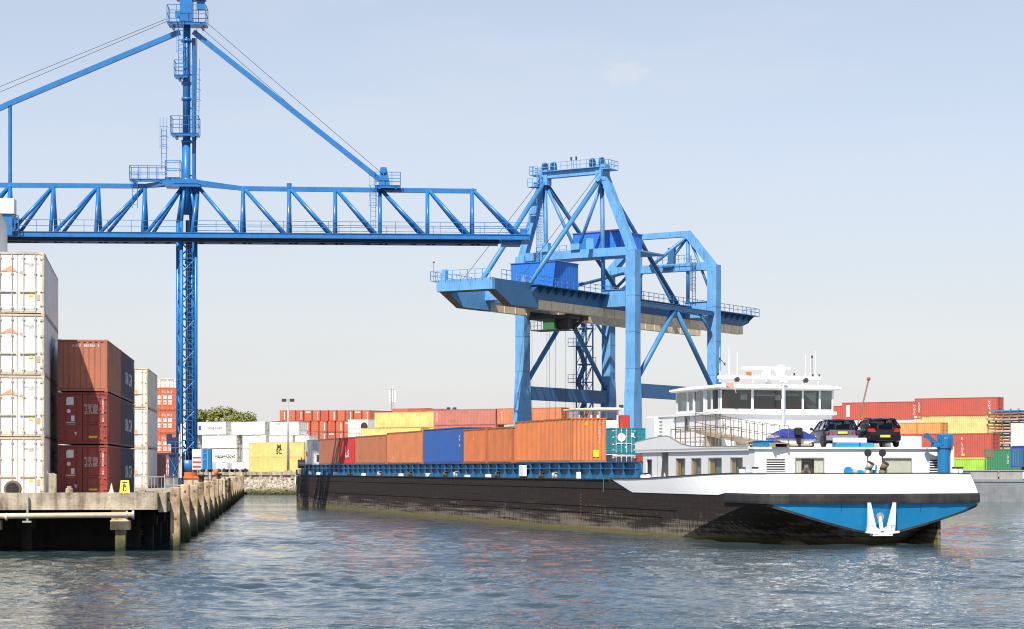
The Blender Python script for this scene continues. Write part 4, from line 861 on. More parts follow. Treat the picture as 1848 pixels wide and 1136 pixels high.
def wall(m, p, d, L_, z0, z1, holes=(), th=.08):
    """upright panel from p along d with rectangular openings (a0, a1, z0, z1); thickness goes inward (left of d)"""
    d = Vector((*d, 0)).normalized(); n = Vector((-d.y, d.x, 0)); p = Vector((*p, 0))
    A = sorted({0, L_} | {h[i] for h in holes for i in (0, 1)}); Z = sorted({z0, z1} | {h[i] for h in holes for i in (2, 3)})
    for a0, a1 in zip(A[:-1], A[1:]):
        for c0, c1 in zip(Z[:-1], Z[1:]):
            am, cm = (a0 + a1) / 2, (c0 + c1) / 2
            if any(h[0] < am < h[1] and h[2] < cm < h[3] for h in holes): continue
            v = [tuple(p + d * a + n * t + Vector((0, 0, c))) for c in (c0, c1) for t in (0, th) for a in (a0, a1)]
            m.add(v, [(0, 2, 3, 1), (4, 5, 7, 6), (0, 1, 5, 4), (2, 6, 7, 3), (0, 4, 6, 2), (1, 3, 7, 5)])
def panel(m, p, d, a0, a1, z0, z1, t0, t1):
    """box on a wall line: t is the depth inward"""
    d = Vector((*d, 0)).normalized(); n = Vector((-d.y, d.x, 0)); p = Vector((*p, 0))
    v = [tuple(p + d * a + n * t + Vector((0, 0, c))) for c in (z0, z1) for t in (t0, t1) for a in (a0, a1)]
    m.add(v, [(0, 2, 3, 1), (4, 5, 7, 6), (0, 1, 5, 4), (2, 6, 7, 3), (0, 4, 6, 2), (1, 3, 7, 5)])
def window(parent, p, d, a0, a1, z0, z1, curtain=None, frame='white', dark=True, gl='glass', back=.5, cmat='curtain', room='interior'):
    m = MB(); f = .05
    for (b0, b1, c0, c1) in ((a0 - f, a1 + f, z1, z1 + f), (a0 - f, a1 + f, z0 - f, z0), (a0 - f, a0, z0, z1), (a1, a1 + f, z0, z1)): panel(m, p, d, b0, b1, c0, c1, -.03, .06)
    w_ = part('window', m, frame, parent)
    m = MB(); panel(m, p, d, a0, a1, z0, z1, .035, .045); part('pane', m, gl, w_)
    if curtain:
        for b0, b1 in curtain:
            m = MB(); k = a0 + b0 * (a1 - a0); e = a0 + b1 * (a1 - a0); i = 0
            while k < e - .01: panel(m, p, d, k, min(k + .07, e), z0, z1, .06 + .02 * (i % 2), .08 + .02 * (i % 2)); k += .07; i += 1
            part('curtain', m, cmat, w_)
    if dark:
        m = MB(); panel(m, p, d, a0 - .05, a1 + .05, z0 - .05, z1 + .05, back, back + .03); part('room_wall', m, room, w_)
    return w_

def barge():
    t = thing('container_barge', 'long black river barge with white stern house and bright blue transom', 'barge', BG.w(0, 0, 0), BG.rz)
    # hull plating
    m = MB(); n = len(outline)
    for i in range(n):
        (v0, u0), (v1, u1) = outline[i], outline[(i + 1) % n]
        if max(u0, u1) <= 1.05 and False: continue
        def low(v, u): return max(-1.0, zb(v, u)) if u < 17 else -1.0
        def top(v, u): return 2.5 if u < 19 else 3.18 + .55 * smooth((u - 117) / 5)
        if u0 <= 1.0 and u1 <= 1.0: continue
        steps = 4; vs = []
        for k in range(steps + 1):
            for v, u in ((v0, u0), (v1, u1)):
                z = low(v, u) + (top(v, u) - low(v, u)) * k / steps
                rake = (3.2 - z) * .10 * smooth((u - 119) / 5)
                vs.append((W / 2 + (v - W / 2) * (1 - .03 * rake), u - rake * 1.3, z))
        m.add(vs, [(2 * k, 2 * k + 1, 2 * k + 3, 2 * k + 2) for k in range(steps)])
    # hollow stern underside
    vs = np.concatenate([np.linspace(0, 1.2, 7), np.linspace(1.6, W - 1.6, 22), np.linspace(W - 1.2, W, 7)]); nu = 26; rows = []
    for v in vs:
        u_0 = us(v) + .5 * (1 - abs(v - W / 2) / (W / 2))
        rows.append([(v, u_0 + (17 - u_0) * (k / (nu - 1)) ** 1.5, max(-1.2, zb(v, us(v) + (17 - us(v)) * (k / (nu - 1)) ** 1.5) if k else ztr(v))) for k in range(nu)])
    m.loft(rows, closed=False)
    for v0 in (2.6, 9.4): m.lathe([(.02, -1.9), (.42, -1.5), (.62, -.4), (.6, .6), (.4, 1.6), (.1, 2.3)], c=(v0, 2.6, -.42), n=16, axis='y')
    part('hull', m, 'hull', t, False)
    m = MB(); m.loft([[(9.55, .3, -1), (9.7, .3, -1), (9.7, .3, 1.25), (9.55, .3, 1.25)], [(9.5, 3.4, -1), (9.75, 3.4, -1), (9.75, 3.4, 1.0), (9.5, 3.4, 1.0)]], caps=True); part('rudder', m, 'hull', t)
    m = MB(); m.box(.62, W - .62, 1.7, 22, 3.0, 3.08); m.box(0.03, W - .03, 22, 120, 3.02, 3.10); m.loft([[(v, u, z) for v, u in outline if u >= 119.9] for z in (3.02, 3.10)], caps=True); part('deck', m, 'deck', t)
    # transom plate
    m = MB(); V = [v for v in np.linspace(0.0, W, 49)]
    for k in range(len(V) - 1):
        q = []
        for v in (V[k], V[k + 1]):
            q += [(v, us(v) - .004, 2.1), (v, us(v) + .5 * (1 - abs(v - W / 2) / (W / 2)) - .004, ztr(v) + .01)]
        m.add(q, [(0, 2, 3, 1)])
    part('transom', m, 'transom', t)
    m = MB()
    for k in range(len(V) - 1):                                    # black edge plate along the transom's lower rim
        q = []
        for v in (V[k], V[k + 1]):
            w_ = .5 * (1 - abs(v - W / 2) / (W / 2)); dz = min(.10, max(.01, 2.1 - ztr(v)))
            q += [(v, us(v) + w_ - .02, ztr(v) + dz), (v, us(v) + w_ - .02, ztr(v) - .05)]
        m.add(q, [(0, 2, 3, 1)])
    part('transom_edge', m, 'black', t)
    # strip, white bulwark, cap rail
    aft = [(W - v, u) for v, u in near[:8]][::-1][:-1] + near[:8]
    def off(v, u, d):                                              # outward offset of an outline point
        if u > 1.7: return (v + (d if v > 6 else -d), u)
        c = Vector((v - 6, (u - 3) * 1.2)).normalized(); return (v + c.x * d, u + c.y * d)
    def band(pts, f):
        m = MB(); rows = []
        for v, u in pts: rows.append(f(v, u))
        m.loft(rows, closed=True, caps=True); return m
    m = band(aft, lambda v, u: [(*off(v, u, .10), 2.07), (*off(v, u, .12), 2.2), (*off(v, u, .12), 2.46), (*off(v, u, .10), 2.56), (*off(v, u, -.15), 2.56), (*off(v, u, -.15), 2.07)])
    part('rubbing_strip', m, 'black', t)
    m = MB()
    for v in (1.0, 3.4, 6.9, 9.6): m.box(v, v + .012, us(v) - .128, us(v) - .10, 2.08, 2.55)
    for v in (3.9, 8.3): m.add([(v, us(v) - .008, 2.06), (v + .025, us(v) - .008, 2.06), (v + .025, us(v) + .5 * (1 - abs(v - W / 2) / (W / 2)) - .008, ztr(v) + .1), (v, us(v) + .5 * (1 - abs(v - W / 2) / (W / 2)) - .008, ztr(v) + .1)], [(0, 1, 2, 3)])
    part('weld_seam', m, 'darkmetal', t)
    full = [(W - v, u) for v, u in near[:25]][::-1][:-1] + near[:25]
    def bul(v, u):
        f = .42 * smooth((14 - u) / 13); zt = topz(u)
        zl = 2.565 if u <= 5.3 else 2.44
        if u > 18.95: zl = 2.44 + (3.2 - 2.44) * (u - 18.9) / 3.6
        o0 = off(v, u, .025); o1 = off(v, u, .025 - f); zm = (zl + zt) / 2; om = off(v, u, .03 - f * .45)
        zt = max(zt, zl + .01)
        return [(*o0, zl), (*om, zm), (*o1, zt), (*off(v, u, -.08 - f), zt), (*off(v, u, -.10), zl)]
    part('bulwark', band(full, bul), 'white', t)
    def cap(v, u):
        f = .42 * smooth((14 - u) / 13); zt = topz(u)
        return [(*off(v, u, .07 - f), zt + .004), (*off(v, u, .07 - f), zt + .05), (*off(v, u, -.12 - f), zt + .05), (*off(v, u, -.12 - f), zt + .004)]
    part('cap_rail', band(full, cap), 'black', t)
    # side deck edge, weld ledges, marks
    for s, v0 in ((0, -.05), (1, W + .05)):
        m = MB()
        m.box(*sorted((v0, v0 + (.07 if not s else -.07))), 23, 117, 3.12, 3.2)
        for z, a, b in ((1.52, 12, 118), (1.12, 14, 60), (2.62, 20, 116)): m.box(*sorted((v0 + (.02 if not s else -.02), v0 + (.07 if not s else -.07))), a, b, z, z + .035)
        for k in range(9): u = 27 + k * 10.3; m.box(*sorted((v0 + (.03 if not s else -.03), v0 + (.07 if not s else -.07))), u, u + .06, .1, 3.1)
        part('weld_ledge', m, 'hull', t)
    m = MB()
    for k in range(11): m.box(-.02, .0, 28.0, 28.06, .15 + k * .2, .25 + k * .2)
    part('draught_mark', m, 'brownrack', t)
    m = MB(); m.tube((-.09, 23.6, 3.25), (-.1, 23.6, 2.4), .035, 6); m.tube((-.09, 23.6, 3.25), (.5, 23.9, 3.3), .035, 6); part('green_rope', m, 'green', t)
    m = MB(); pr = None
    for k in range(15):
        x = k / 14; z = 3.05 - 1.45 * (1 - (2 * x - 1) ** 2) if False else 3.1 - 1.5 * (1 - abs(2 * x - 1)) ** .8; u = 123.6 - 5.2 * x; v = float(np.interp(u, [116, 118.5, 121, 123.4], [0, .12, .42, .95])) - .12
        if pr: m.tube(pr, (v, u, z), .04, 5)
        pr = (v, u, z)
    part('mooring_rope', m, 'curtain', t)
    # coaming and hatch
    m = MB()
    for s, v0 in ((-1, .95), (1, W - .95)):
        m.box(v0 - .05, v0 + .05, 20.4, 119, 3.1, 4.18); m.box(v0 - .22, v0 + .22, 20.4, 119, 4.18, 4.24); m.box(*sorted((v0 + s * .06, v0 + s * .20)), 20.4, 119, 3.78, 3.84)
        for k in range(49):
            u = 20.45 + k * 2.02
            poly = [(v0 + s * .05, 3.1), (v0 + s * .50, 3.1), (v0 + s * .22, 3.55), (v0 + s * .20, 4.18), (v0 + s * .05, 4.18)]
            m.prism(poly, 'y', u, u + .07)
        m.prism([(u, z) for u, z in ((19.5, 3.1), (20.4, 3.1), (20.4, 4.18), (20.0, 4.18))], 'x', v0 - .05, v0 + .05)
    m.box(.95, W - .95, 20.2, 20.4, 3.1, 4.2); m.box(.95, W - .95, 119, 119.2, 3.1, 4.2)
    part('coaming', m, 'coaming', t)
    m = MB()
    for k in range(17): m.box(1.2, W - 1.2, 20.45 + k * 5.79, 20.45 + k * 5.79 + 5.72, 4.05, 4.20)
    part('hatch_cover', m, 'stsdark', t)
    for k, u in enumerate((34, 36.8, 47, 58, 61, 72, 83, 95, 106, 113)):
        m = MB(); m.tube((.36, u, 3.1), (.36, u, 3.55), .11, 10); m.tube((.36, u, 3.55), (.36, u, 3.6), .2, 10); m.tube((.36, u + .6, 3.1), (.36, u + .6, 3.55), .11, 10); part('bollard', m, 'darkmetal' if k % 3 else 'steel', t, True)
    m = MB(); m.bbox(.5, .75, 41.5, 42.6, 3.3, 4.05, .03); m.bbox(.45, .7, 30, 30.3, 3.1, 3.6, .03)
    for u, h in ((50, .3), (55.5, .25), (67, .35), (76, .3), (90, .3), (102, .4), (110, .35)): m.bbox(.4, .75, u, u + .5, 3.1, 3.1 + h, .03)
    part('deck_box', m, 'white', t)
    # bow gear
    m = MB(); m.bbox(1.2, 2.6, 121, 122.5, 3.1, 3.9); m.tube((1.0, 122.8, 4.2), (2.8, 122.8, 4.2), .35, 12); m.tube((1.6, 124, 3.1), (1.6, 124, 5.0), .06, 8); m.box(1.2, 2.0, 123.9, 124.1, 4.4, 4.8); m.bbox(4, 8, 121, 124, 3.1, 4.3)
    part('bow_winch', m, 'darkmetal', t)
    m = MB(); m.box(1.3, 2.6, 122.4, 122.5, 3.6, 3.62)
    inner = [(v + .12 if v < 6 else v - .12, u - .1) for v, u in near if u > 117.5]
    m.loft([[(v, u, 3.12) for v, u in inner], [(v, u, 3.6 + .1 * smooth((u - 117) / 5)) for v, u in inner]], closed=False); part('bow_bulwark', m, 'white', t)

    # ---------------- deckhouse
    m = MB(); zt = 4.82; z0 = 3.08
    side = [(13.0, 14.3), (10.7, 12.0), (7.85, 9.6), (5.1, 6.6)]
    # near wall runs from u=15.6 towards the stern: a = 15.6 - u
    Pn, Pf = Vector((.9, 3.6)), Vector((11.2, 1.8)); La = (Pf - Pn).length; da = (Pf - Pn).normalized()
    wall(m, (.9, 15.6), (0, -1), 15.6 - 3.6, z0, zt, [(15.6 - b, 15.6 - a, 3.42, 4.36) for a, b in side])
    aw = [(.205 * La, .345 * La, 3.50, 4.34), (.645 * La, .79 * La, 3.46, 4.34)]
    wall(m, Pn, da, La, z0, zt, aw); wall(m, (11.2, 1.8), (0, 1), 15.6 - 1.8, z0, zt); wall(m, (11.2, 15.6), (-1, 0), 10.3, z0, zt)
    house = part('deckhouse', m, 'white', t)
    m = MB(); m.prism([(.8, 20.6), (.8, 3.5), (11.25, 1.68), (11.3, 20.6)], 'z', zt, 4.92); part('roof', m, 'white', house)
    for i, (a, b) in enumerate(side):
        window(t, (.9, 15.6), (0, -1), 15.6 - b, 15.6 - a, 3.42, 4.36, curtain=((0, .30), (.82, 1)) if i % 2 else ((0, .34),), frame='steel', cmat='gold', room='room', back=.17)
        pm = MB(); k = random.Random(i)
        pu = (a + b) / 2; 
        for j in range(26): c = Vector((1.2 + k.uniform(-.1, .1), pu + k.uniform(-.25, .25), 3.55 + k.uniform(0, .32))); e = Vector((k.uniform(-.1, .1), k.uniform(-.1, .1), k.uniform(-.05, .12))); f = Vector((0, .06, .06)); pm.add([tuple(c), tuple(c + e), tuple(c + e + f), tuple(c + f)], [(0, 1, 2, 3)])
        part('pot_plant', pm, 'plant', t)
    window(t, Pn, da, aw[0][0], aw[0][1], aw[0][2], aw[0][3], curtain=((0, .22), (.68, 1)), frame='steel', back=.35); window(t, Pn, da, aw[1][0], aw[1][1], aw[1][2], aw[1][3], curtain=((0, 1),), frame='steel')
    m = MB()
    for j in range(8): k = random.Random(j + 40); panel(m, Pn, da, aw[0][0] + .5 + k.uniform(-.12, .25), aw[0][0] + .62 + k.uniform(-.1, .3), 3.5, 3.6 + k.uniform(.05, .5), .22, .26)
    part('window_ornament', m, 'wood', t)
    for a0, a1, zz0, zz1 in ((.06 * La, .15 * La, 3.72, 4.32), (.885 * La, .93 * La, 3.66, 4.30)):
        m = MB(); panel(m, Pn, da, a0, a1, zz0, zz1, -.012, .0); lv_ = part('vent_grille', m, 'darkmetal', t)
        m = MB()
        for k in range(6): z = zz0 + (zz1 - zz0) * k / 5.0; panel(m, Pn, da, a0 - .03, a1 + .03, z - .022, z + .022, -.05, -.012)
        part('louvre', m, 'white', lv_)
    # forward pillar block with passage
    m = MB(); wall(m, (.9, 19.6), (0, -1), 2.4, z0, zt, [(.55, 1.45, 3.35, 4.35)]); wall(m, (.9, 17.2), (1, 0), 1.2, z0, zt); wall(m, (2.1, 19.6), (-1, 0), 1.2, z0, zt)
    m.prism([(17.2, 3.1), (17.2, 4.8), (16.6, 4.8), (16.95, 3.1)], 'x', .9, .98)
    part('side_pillar', m, 'white', t)
    part('side_pillar', MB().box(9.9, 11.2, 17.2, 19.6, z0, zt), 'white', t)
    m = MB(); m.box(1.5, 1.54, 17.3, 19.5, 3.1, 4.8); m.box(2.3, 2.34, 15.7, 17.2, 3.1, 4.8); part('passage_lining', m, 'interior', t)
    # raised wing bulwark sweeping down on the roof edge
    for v0 in (.82, 11.2):
        top_ = [(20.6, 5.35), (18.8, 5.5), (17, 5.62), (15.8, 5.66), (15.2, 5.6), (14.4, 5.42), (13.4, 5.18), (12, 5.04), (9.5, 4.98), (4.2 if v0 < 6 else 7, 4.96)]
        m = MB(); m.prism([(20.6, 4.75)] + top_ + [(top_[-1][0], 4.75)], 'x', v0 - .02, v0 + .07); part('wing_bulwark', m, 'white', t)
        m = MB()
        for a, b in zip(top_[:-1], top_[1:]): m.bar((v0 + .025, a[0], a[1] + .025), (v0 + .025, b[0], b[1] + .02), .11, .04)
        part('wing_cap', m, 'steel', t)
    m = MB(); m.prism([(2.2, 5.2), (2.2, 5.8), (9.5, 5.8), (9.5, 5.2)], 'y', 20.5, 20.6); part('roof_screen', m, 'steel', t)
    # ---------------- trunk and wheelhouse
    m = MB(); wall(m, (2.4, 23), (0, -1), 11.3, 4.92, 6.85, [(6.3, 6.9, 6.0, 6.7)]); wall(m, (2.4, 11.7), (1, 0), 6.9, 4.92, 6.85); wall(m, (9.3, 11.7), (0, 1), 11.3, 3.1, 6.85); wall(m, (9.3, 23), (-1, 0), 6.9, 3.1, 6.85)
    m.box(2.4, 2.48, 19.6, 23, 3.1, 4.92); m.box(2.35, 9.35, 18.2, 23.05, 6.85, 6.95)
    m.bbox(2.2, 2.9, 21.0, 22.6, 4.95, 6.9)
    trunk = part('trunk', m, 'white', t)
    window(t, (2.4, 23), (0, -1), 6.3, 6.9, 6.0, 6.7, curtain=((.35, .6),), frame='steel')
    m = MB(); m.bbox(6.3, 6.95, 11.55, 11.69, 5.2, 6.3, .02); part('wall_cabinet', m, 'curtain', t)
    m = MB(); wz0, wz1, zs = 6.85, 8.42, 7.12
    aft_f = [(.02, .275), (.295, .54), (.575, .72), (.735, .87), (.885, .985)]; side_f = [(.03, .16), (.19, .28), (.34, .56), (.60, .70), (.74, .96)]
    ah = [(a * 6.9, b * 6.9, zs if i < 4 else zs, 8.17) for i, (a, b) in enumerate(aft_f)]
    wall(m, (2.4, 11.7), (1, 0), 6.9, wz0, wz1, ah, .06)
    sh = [(6.5 - b * 6.5, 6.5 - a * 6.5, zs if i != 2 else 7.0, 8.17) for i, (a, b) in enumerate(side_f)]
    wall(m, (2.4, 18.2), (0, -1), 6.5, wz0, wz1, sh, .06)
    fh = [(.25 + i * 2.15, .25 + i * 2.15 + 2.0, zs, 8.17) for i in range(3)]
    wall(m, (9.3, 11.7), (0, 1), 6.5, wz0, wz1, [(.2, 1.9, zs, 8.17), (2.1, 4.2, zs, 8.17), (4.4, 6.3, zs, 8.17)], .06); wall(m, (9.3, 18.2), (-1, 0), 6.9, wz0, wz1, fh, .06)
    m.box(2.36, 9.34, 11.62, 18.24, 6.80, 6.86); m.box(2.3, 9.4, 11.5, 11.7, 6.82, 7.0); m.box(2.25, 2.4, 11.5, 18.3, 6.82, 6.98)
    wh = part('wheelhouse', m, 'white', t)
    for a, b, c, d in ah: m = MB(); panel(m, (2.4, 11.7), (1, 0), a, b, c, d, .02, .03); part('window', m, 'wheelglass', wh)
    for a, b, c, d in sh: m = MB(); panel(m, (2.4, 18.2), (0, -1), a, b, c, d, .02, .03); part('window', m, 'wheelglass', wh)
    for a, b, c, d in fh: m = MB(); panel(m, (9.3, 18.2), (-1, 0), a, b, c, d, .02, .03); part('window', m, 'wheelglass', wh)
    for a, b in ((.2, 1.9), (2.1, 4.2), (4.4, 6.3)): m = MB(); panel(m, (9.3, 11.7), (0, 1), a, b, zs, 8.17, .02, .03); part('window', m, 'wheelglass', wh)
    m = MB(); panel(m, (2.4, 18.2), (0, -1), *sh[2][:2], 6.9, 8.19, -.03, -.005)
    m = MB()
    a0, a1 = sh[2][:2]
    for b0, b1, c0, c1 in ((a0 - .08, a0, 6.9, 8.25), (a1, a1 + .08, 6.9, 8.25), (a0, a1, 8.17, 8.25)): panel(m, (2.4, 18.2), (0, -1), b0, b1, c0, c1, -.05, 0)
    part('door_frame', m, 'white', wh)
    m = MB(); rf = lambda i, z: [(2.15 + i, 11.3 + i, z), (9.6 - i, 11.3 + i, z), (9.6 - i, 18.5 - i, z), (2.1 + i, 18.5 - i, z)]
    m.loft([rf(.1, 8.21), rf(0, 8.28), rf(.02, 8.37), rf(.6, 8.50)], caps=True); roof = part('roof', m, 'white', wh)
    m = MB(); m.box(2.5, 9.2, 11.8, 18.1, 6.9, 6.92); m.bbox(3.2, 8.5, 15.2, 16.4, 6.92, 7.75); m.box(5.2, 6.4, 13.2, 14.0, 7.2, 7.9); m.box(3, 4.4, 12.2, 13.8, 6.92, 7.4); m.bbox(4.6, 5.2, 15.2, 15.6, 7.75, 8.2); m.box(2.5, 9.2, 11.8, 18.1, 8.34, 8.40); m.box(2.6, 4.6, 14.5, 15.0, 6.92, 8.3); m.bbox(7.3, 8.0, 13.4, 14.0, 7.0, 7.95); m.box(8.9, 9.2, 14, 18, 6.92, 7.6); part('console', m, 'interior', t)
    m = MB(); m.add([(6.9, 11.9, 8.3), (7.3, 11.9, 8.3), (8.5, 11.9, 7.15), (7.9, 11.9, 7.15)], [(0, 1, 2, 3)]); part('blind', m, 'steel', t)
    m = MB(); m.bbox(5.1, 8.8, 12.1, 12.7, 6.92, 7.42); m.bbox(2.7, 3.1, 12.0, 12.9, 6.92, 7.9); part('red_seat', m, 'red', t)
    # roof gear: beam, radar, domes, antennas, lights
    m = MB(); m.bbox(2.9, 9.2, 13.0, 13.25, 8.84, 9.02, .03)
    for v in (3, 5, 7, 9): m.bar((v, 13.1, 8.65), (v, 13.1, 8.85), .08, .08)
    for k in range(16): m.bar((3 + k * .4, 13.1, 9.0), (3 + k * .4, 13.1, 9.12), .02, .02)
    part('light_bar', m, 'white', t)
    m = MB(); m.tube((6.2, 13.6, 8.6), (6.2, 13.6, 9.45), .16, 12); m.bbox(4.55, 7.55, 13.45, 13.75, 9.40, 9.56, .04); part('radar', m, 'white', t)
    m = MB()
    for v, z, r_ in ((5.85, 9.08, .26), (6.75, 9.32, .36)): m.lathe([(.02, -r_), (r_ * .7, -r_ * .75), (r_, -r_ * .1), (r_ * .95, r_ * .35), (r_ * .7, r_ * .75), (.3 * r_, r_ * .97), (.02, r_)], c=(v, 13.2, z), n=18)
    m.tube((5.85, 13.2, 8.7), (5.85, 13.2, 8.9), .1, 8); m.tube((6.75, 13.2, 8.7), (6.75, 13.2, 9.0), .1, 8)
    part('satellite_dome', m, 'white', t, True)
    for v, z1 in ((3.1, 10.6), (3.65, 10.6), (4.15, 10.35), (8.35, 10.3), (8.65, 10.1), (8.95, 10.5)):
        m = MB(); m.tube((v, 13.3, 9.0), (v, 13.3, z1), .028, 6, .015); m.tube((v, 13.3, 8.98), (v, 13.3, 9.25), .04, 6); part('antenna', m, 'white', t)
    m = MB()
    for v, z in ((2.95, 9.1), (7.6, 9.15), (8.7, 10.15), (8.75, 9.1), (9.15, 9.1), (3.05, 9.95), (3.35, 9.65)): m.tube((v, 13.2, z - .07), (v, 13.2, z + .07), .05, 8)
    for v in (3.9, 8.1): m.tube((v, 12.85, 8.78), (v, 12.65, 8.8), .13, 12); m.bar((v, 12.8, 8.66), (v, 12.8, 8.72), .2, .1)
    m.bar((3.05, 13.2, 9.95), (3.35, 13.2, 9.65), .03, .03); m.bar((8.7, 13.2, 9.0), (8.7, 13.2, 10.1), .025, .025)
    part('lamp', m, 'darkmetal', t)
    m = MB(); m.bbox(4.65, 4.9, 13.0, 13.25, 9.05, 9.25, .03); part('beacon', m, 'orange', t)
    m = MB(); m.tube((6.0, 11.2, 4.95), (6.0, 11.2, 8.9), .06, 8); m.box(5.85, 6.2, 11.1, 11.35, 8.6, 9.0); part('light_pole', m, 'white', t)
    m = MB(); m.tube((3.05, 11.35, 8.55), (3.0, 10.8, 7.95), .02, 6); fl = part('flag_staff', m, 'wood', t)
    m = MB(); m.add([(3.02, 11.2, 8.5), (3.0, 10.9, 8.1), (2.75, 10.95, 8.25), (2.5, 11.1, 8.38), (2.55, 11.2, 8.55)], [(0, 1, 2, 3, 4)]); part('flag', m, 'pinkflag', fl)
    # railings on the roof
    m = MB(); m.rail([(1.0, 15.4, 4.92), (1.0, 8.2, 4.92)], 1.1, .72, .02, 0); m.rail([(1.0, 8.2, 4.92), (2.2, 8.2, 4.92)], 1.1, .6, .02, 1); m.rail([(2.3, 18, 4.92), (2.3, 12, 4.92)], 1.9, 1.4, .02, 2)
    for k in range(9): m.bar((2.3, 20.2, 5.2 + k * .2), (2.3, 20.6, 5.2 + k * .2), .03, .03)
    part('roof_railing', m, 'rustbar', t)
    m = MB(); m.bbox(9.1, 11.3, 5.2, 5.5, 4.92, 5.60, .03); lk = part('deck_locker', m, 'white', t); m = MB(); m.box(9.05, 11.35, 5.15, 5.55, 5.60, 5.66); part('lid', m, 'red', lk)
    for v0, v1 in ((5.15, 6.4), (6.5, 7.25)): m = MB(); m.bbox(v0, v1, 2.75, 3.5, 4.92, 5.14, .04); part('deck_hatch', m, 'transom', t)
    m = MB(); m.bbox(5.05, 6.9, 2.9, 3.15, 5.16, 5.40, .03); part('plank', m, 'white', t)
    m = MB(); m.tube((9.35, 9.5, 4.92), (10.55, 9.9, 8.7), .045, 8); pl = part('signal_pole', m, 'rustbar', t); m = MB(); m.lathe([(.01, -.11), (.09, -.07), (.11, 0), (.09, .07), (.01, .11)], c=(10.56, 9.9, 8.78), n=12); part('ball', m, 'red', pl)
    # deck crane at the far stern corner
    m = MB(); m.tube((10.45, 1.35, 3.1), (10.45, 1.35, 4.9), .31, 20); m.tube((10.45, 1.35, 4.86), (10.45, 1.35, 4.94), .36, 20); cr = part('deck_crane', m, 'deckblue', t, False)
    m = MB(); m.lathe([(.36, 4.94), (.36, 5.35), (.30, 5.52), (.02, 5.56)], c=(10.5, 1.35, 0), n=16); m.bbox(10.2, 10.85, 1.05, 1.65, 5.0, 5.58); m.bbox(9.8, 10.4, 1.15, 1.55, 4.92, 5.1); hd = part('crane_head', m, 'deckblue', cr)
    m = MB(); m.bar((10.15, 1.35, 5.0), (9.45, 1.30, 5.5), .2, .18); m.tube((9.45, 1.2, 5.5), (9.45, 1.4, 5.5), .14, 10); m.bar((10.1, 1.35, 4.98), (9.8, 1.35, 5.2), .1, .1); part('crane_arm', m, 'deckblue', cr)
    m = MB(); m.bbox(10.8, 11.0, 1.2, 1.5, 3.1, 4.95, .03); part('crane_post', m, 'white', t)
    # anchor on the transom
    av, au = 5.95, -.62
    m = MB()
    for s in (-1, 1):
        m.loft([[(av + s * .40, au + .12, .62), (av + s * .74, au + .12, .62), (av + s * .74, au + .32, .62), (av + s * .40, au + .32, .62)], [(av + s * .38, au - .02, 1.0), (av + s * .73, au + .02, 1.0), (av + s * .73, au + .26, 1.0), (av + s * .38, au + .26, 1.0)], [(av + s * .62, au + .05, 2.12), (av + s * .78, au + .05, 2.12), (av + s * .78, au + .13, 2.12), (av + s * .62, au + .13, 2.12)]], caps=True)
        m.loft([[(av + s * .08, au + .02, .60), (av + s * .42, au - .06, .60), (av + s * .42, au + .3, .60), (av + s * .08, au + .3, .60)], [(av + s * .10, au + .0, .75), (av + s * .42, au - .06, .95), (av + s * .42, au + .3, .95), (av + s * .10, au + .3, .75)]], caps=True)
        m.bar((av + s * .3, au + .0, .6), (av + s * .9, au + .0, .66), .16, .1)
    m.bbox(av - .55, av + .55, au - .06, au + .34, .46, .62, .03)
    an = part('anchor', m, 'white', t); m = MB(); m.tube((av, au + .05, .7), (av - .02, au + .30, 1.45), .10, 10); part('shank', m, 'white', an)
    m = MB(); m.lathe([(.20, 0), (.20, .06), (.14, .06)], c=(av - .02, au + .20, 1.42), n=20, axis='y'); part('hawse_pipe', m, 'steel', t)
    # stern deck gear in front of the house
    for v in (6.1, 6.92):
        m = MB(); m.tube((v, 1.3, 3.1), (v, 1.3, 3.75), .17, 14); m.tube((v, 1.3, 3.75), (v + .10, 1.1, 4.08), .15, 14, .19); st = part('exhaust_pipe', m, 'rustbar' if v > 6.5 else 'steel', t, True)
        m = MB(); c = Vector((v + .10, 1.09, 4.09)); d = Vector((.25, -.5, .85)).normalized(); m.tube(c, c + d * .012, .185, 16); part('mouth', m, 'rubber', st)
        m = MB(); m.tube((v + .32, 1.9, 4.62), (v + .32, 1.86, 4.62), .20, 20); m.bar((v + .32, 1.9, 4.1), (v + .32, 1.9, 4.45), .05, .04); part('round_lid', m, 'darkmetal', t)
    m = MB(); m.bar((6.5, 1.3, 3.1), (6.6, 1.3, 4.0), .07, .07); m.tube((6.48, 1.3, 3.1), (6.48, 1.3, 3.75), .09, 8); m.tube((5.1, 1.5, 3.68), (5.1, 1.44, 3.68), .24, 18); m.tube((5.1, 1.5, 3.6), (6.0, 1.5, 3.6), .11, 12); m.bbox(5.55, 5.95, 1.4, 1.9, 3.1, 3.75); part('stern_winch', m, 'transom', t)
    m = MB(); m.tube((5.32, 1.5, 3.6), (5.55, 1.5, 3.6), .2, 14); part('rope_drum', m, 'wood', t)
    for v, u, s in ((.55, 3.2, 1), (.52, 4.8, 1), (11.35, .95, 1.1), (11.0, .75, 1), (.3, 17.7, 1), (.3, 18.5, 1)):
        z = topz(u); m = MB(); m.tube((v + .2 * (1 if v < 6 else -1), u, z - .4), (v + .2 * (1 if v < 6 else -1), u, z + .28), .15 * s, 14); bl = part('bollard', m, 'white', t, True); m = MB(); m.tube((v + .2 * (1 if v < 6 else -1), u, z + .28), (v + .2 * (1 if v < 6 else -1), u, z + .34), .18 * s, 14); part('bollard_cap', m, 'black', bl)
barge()

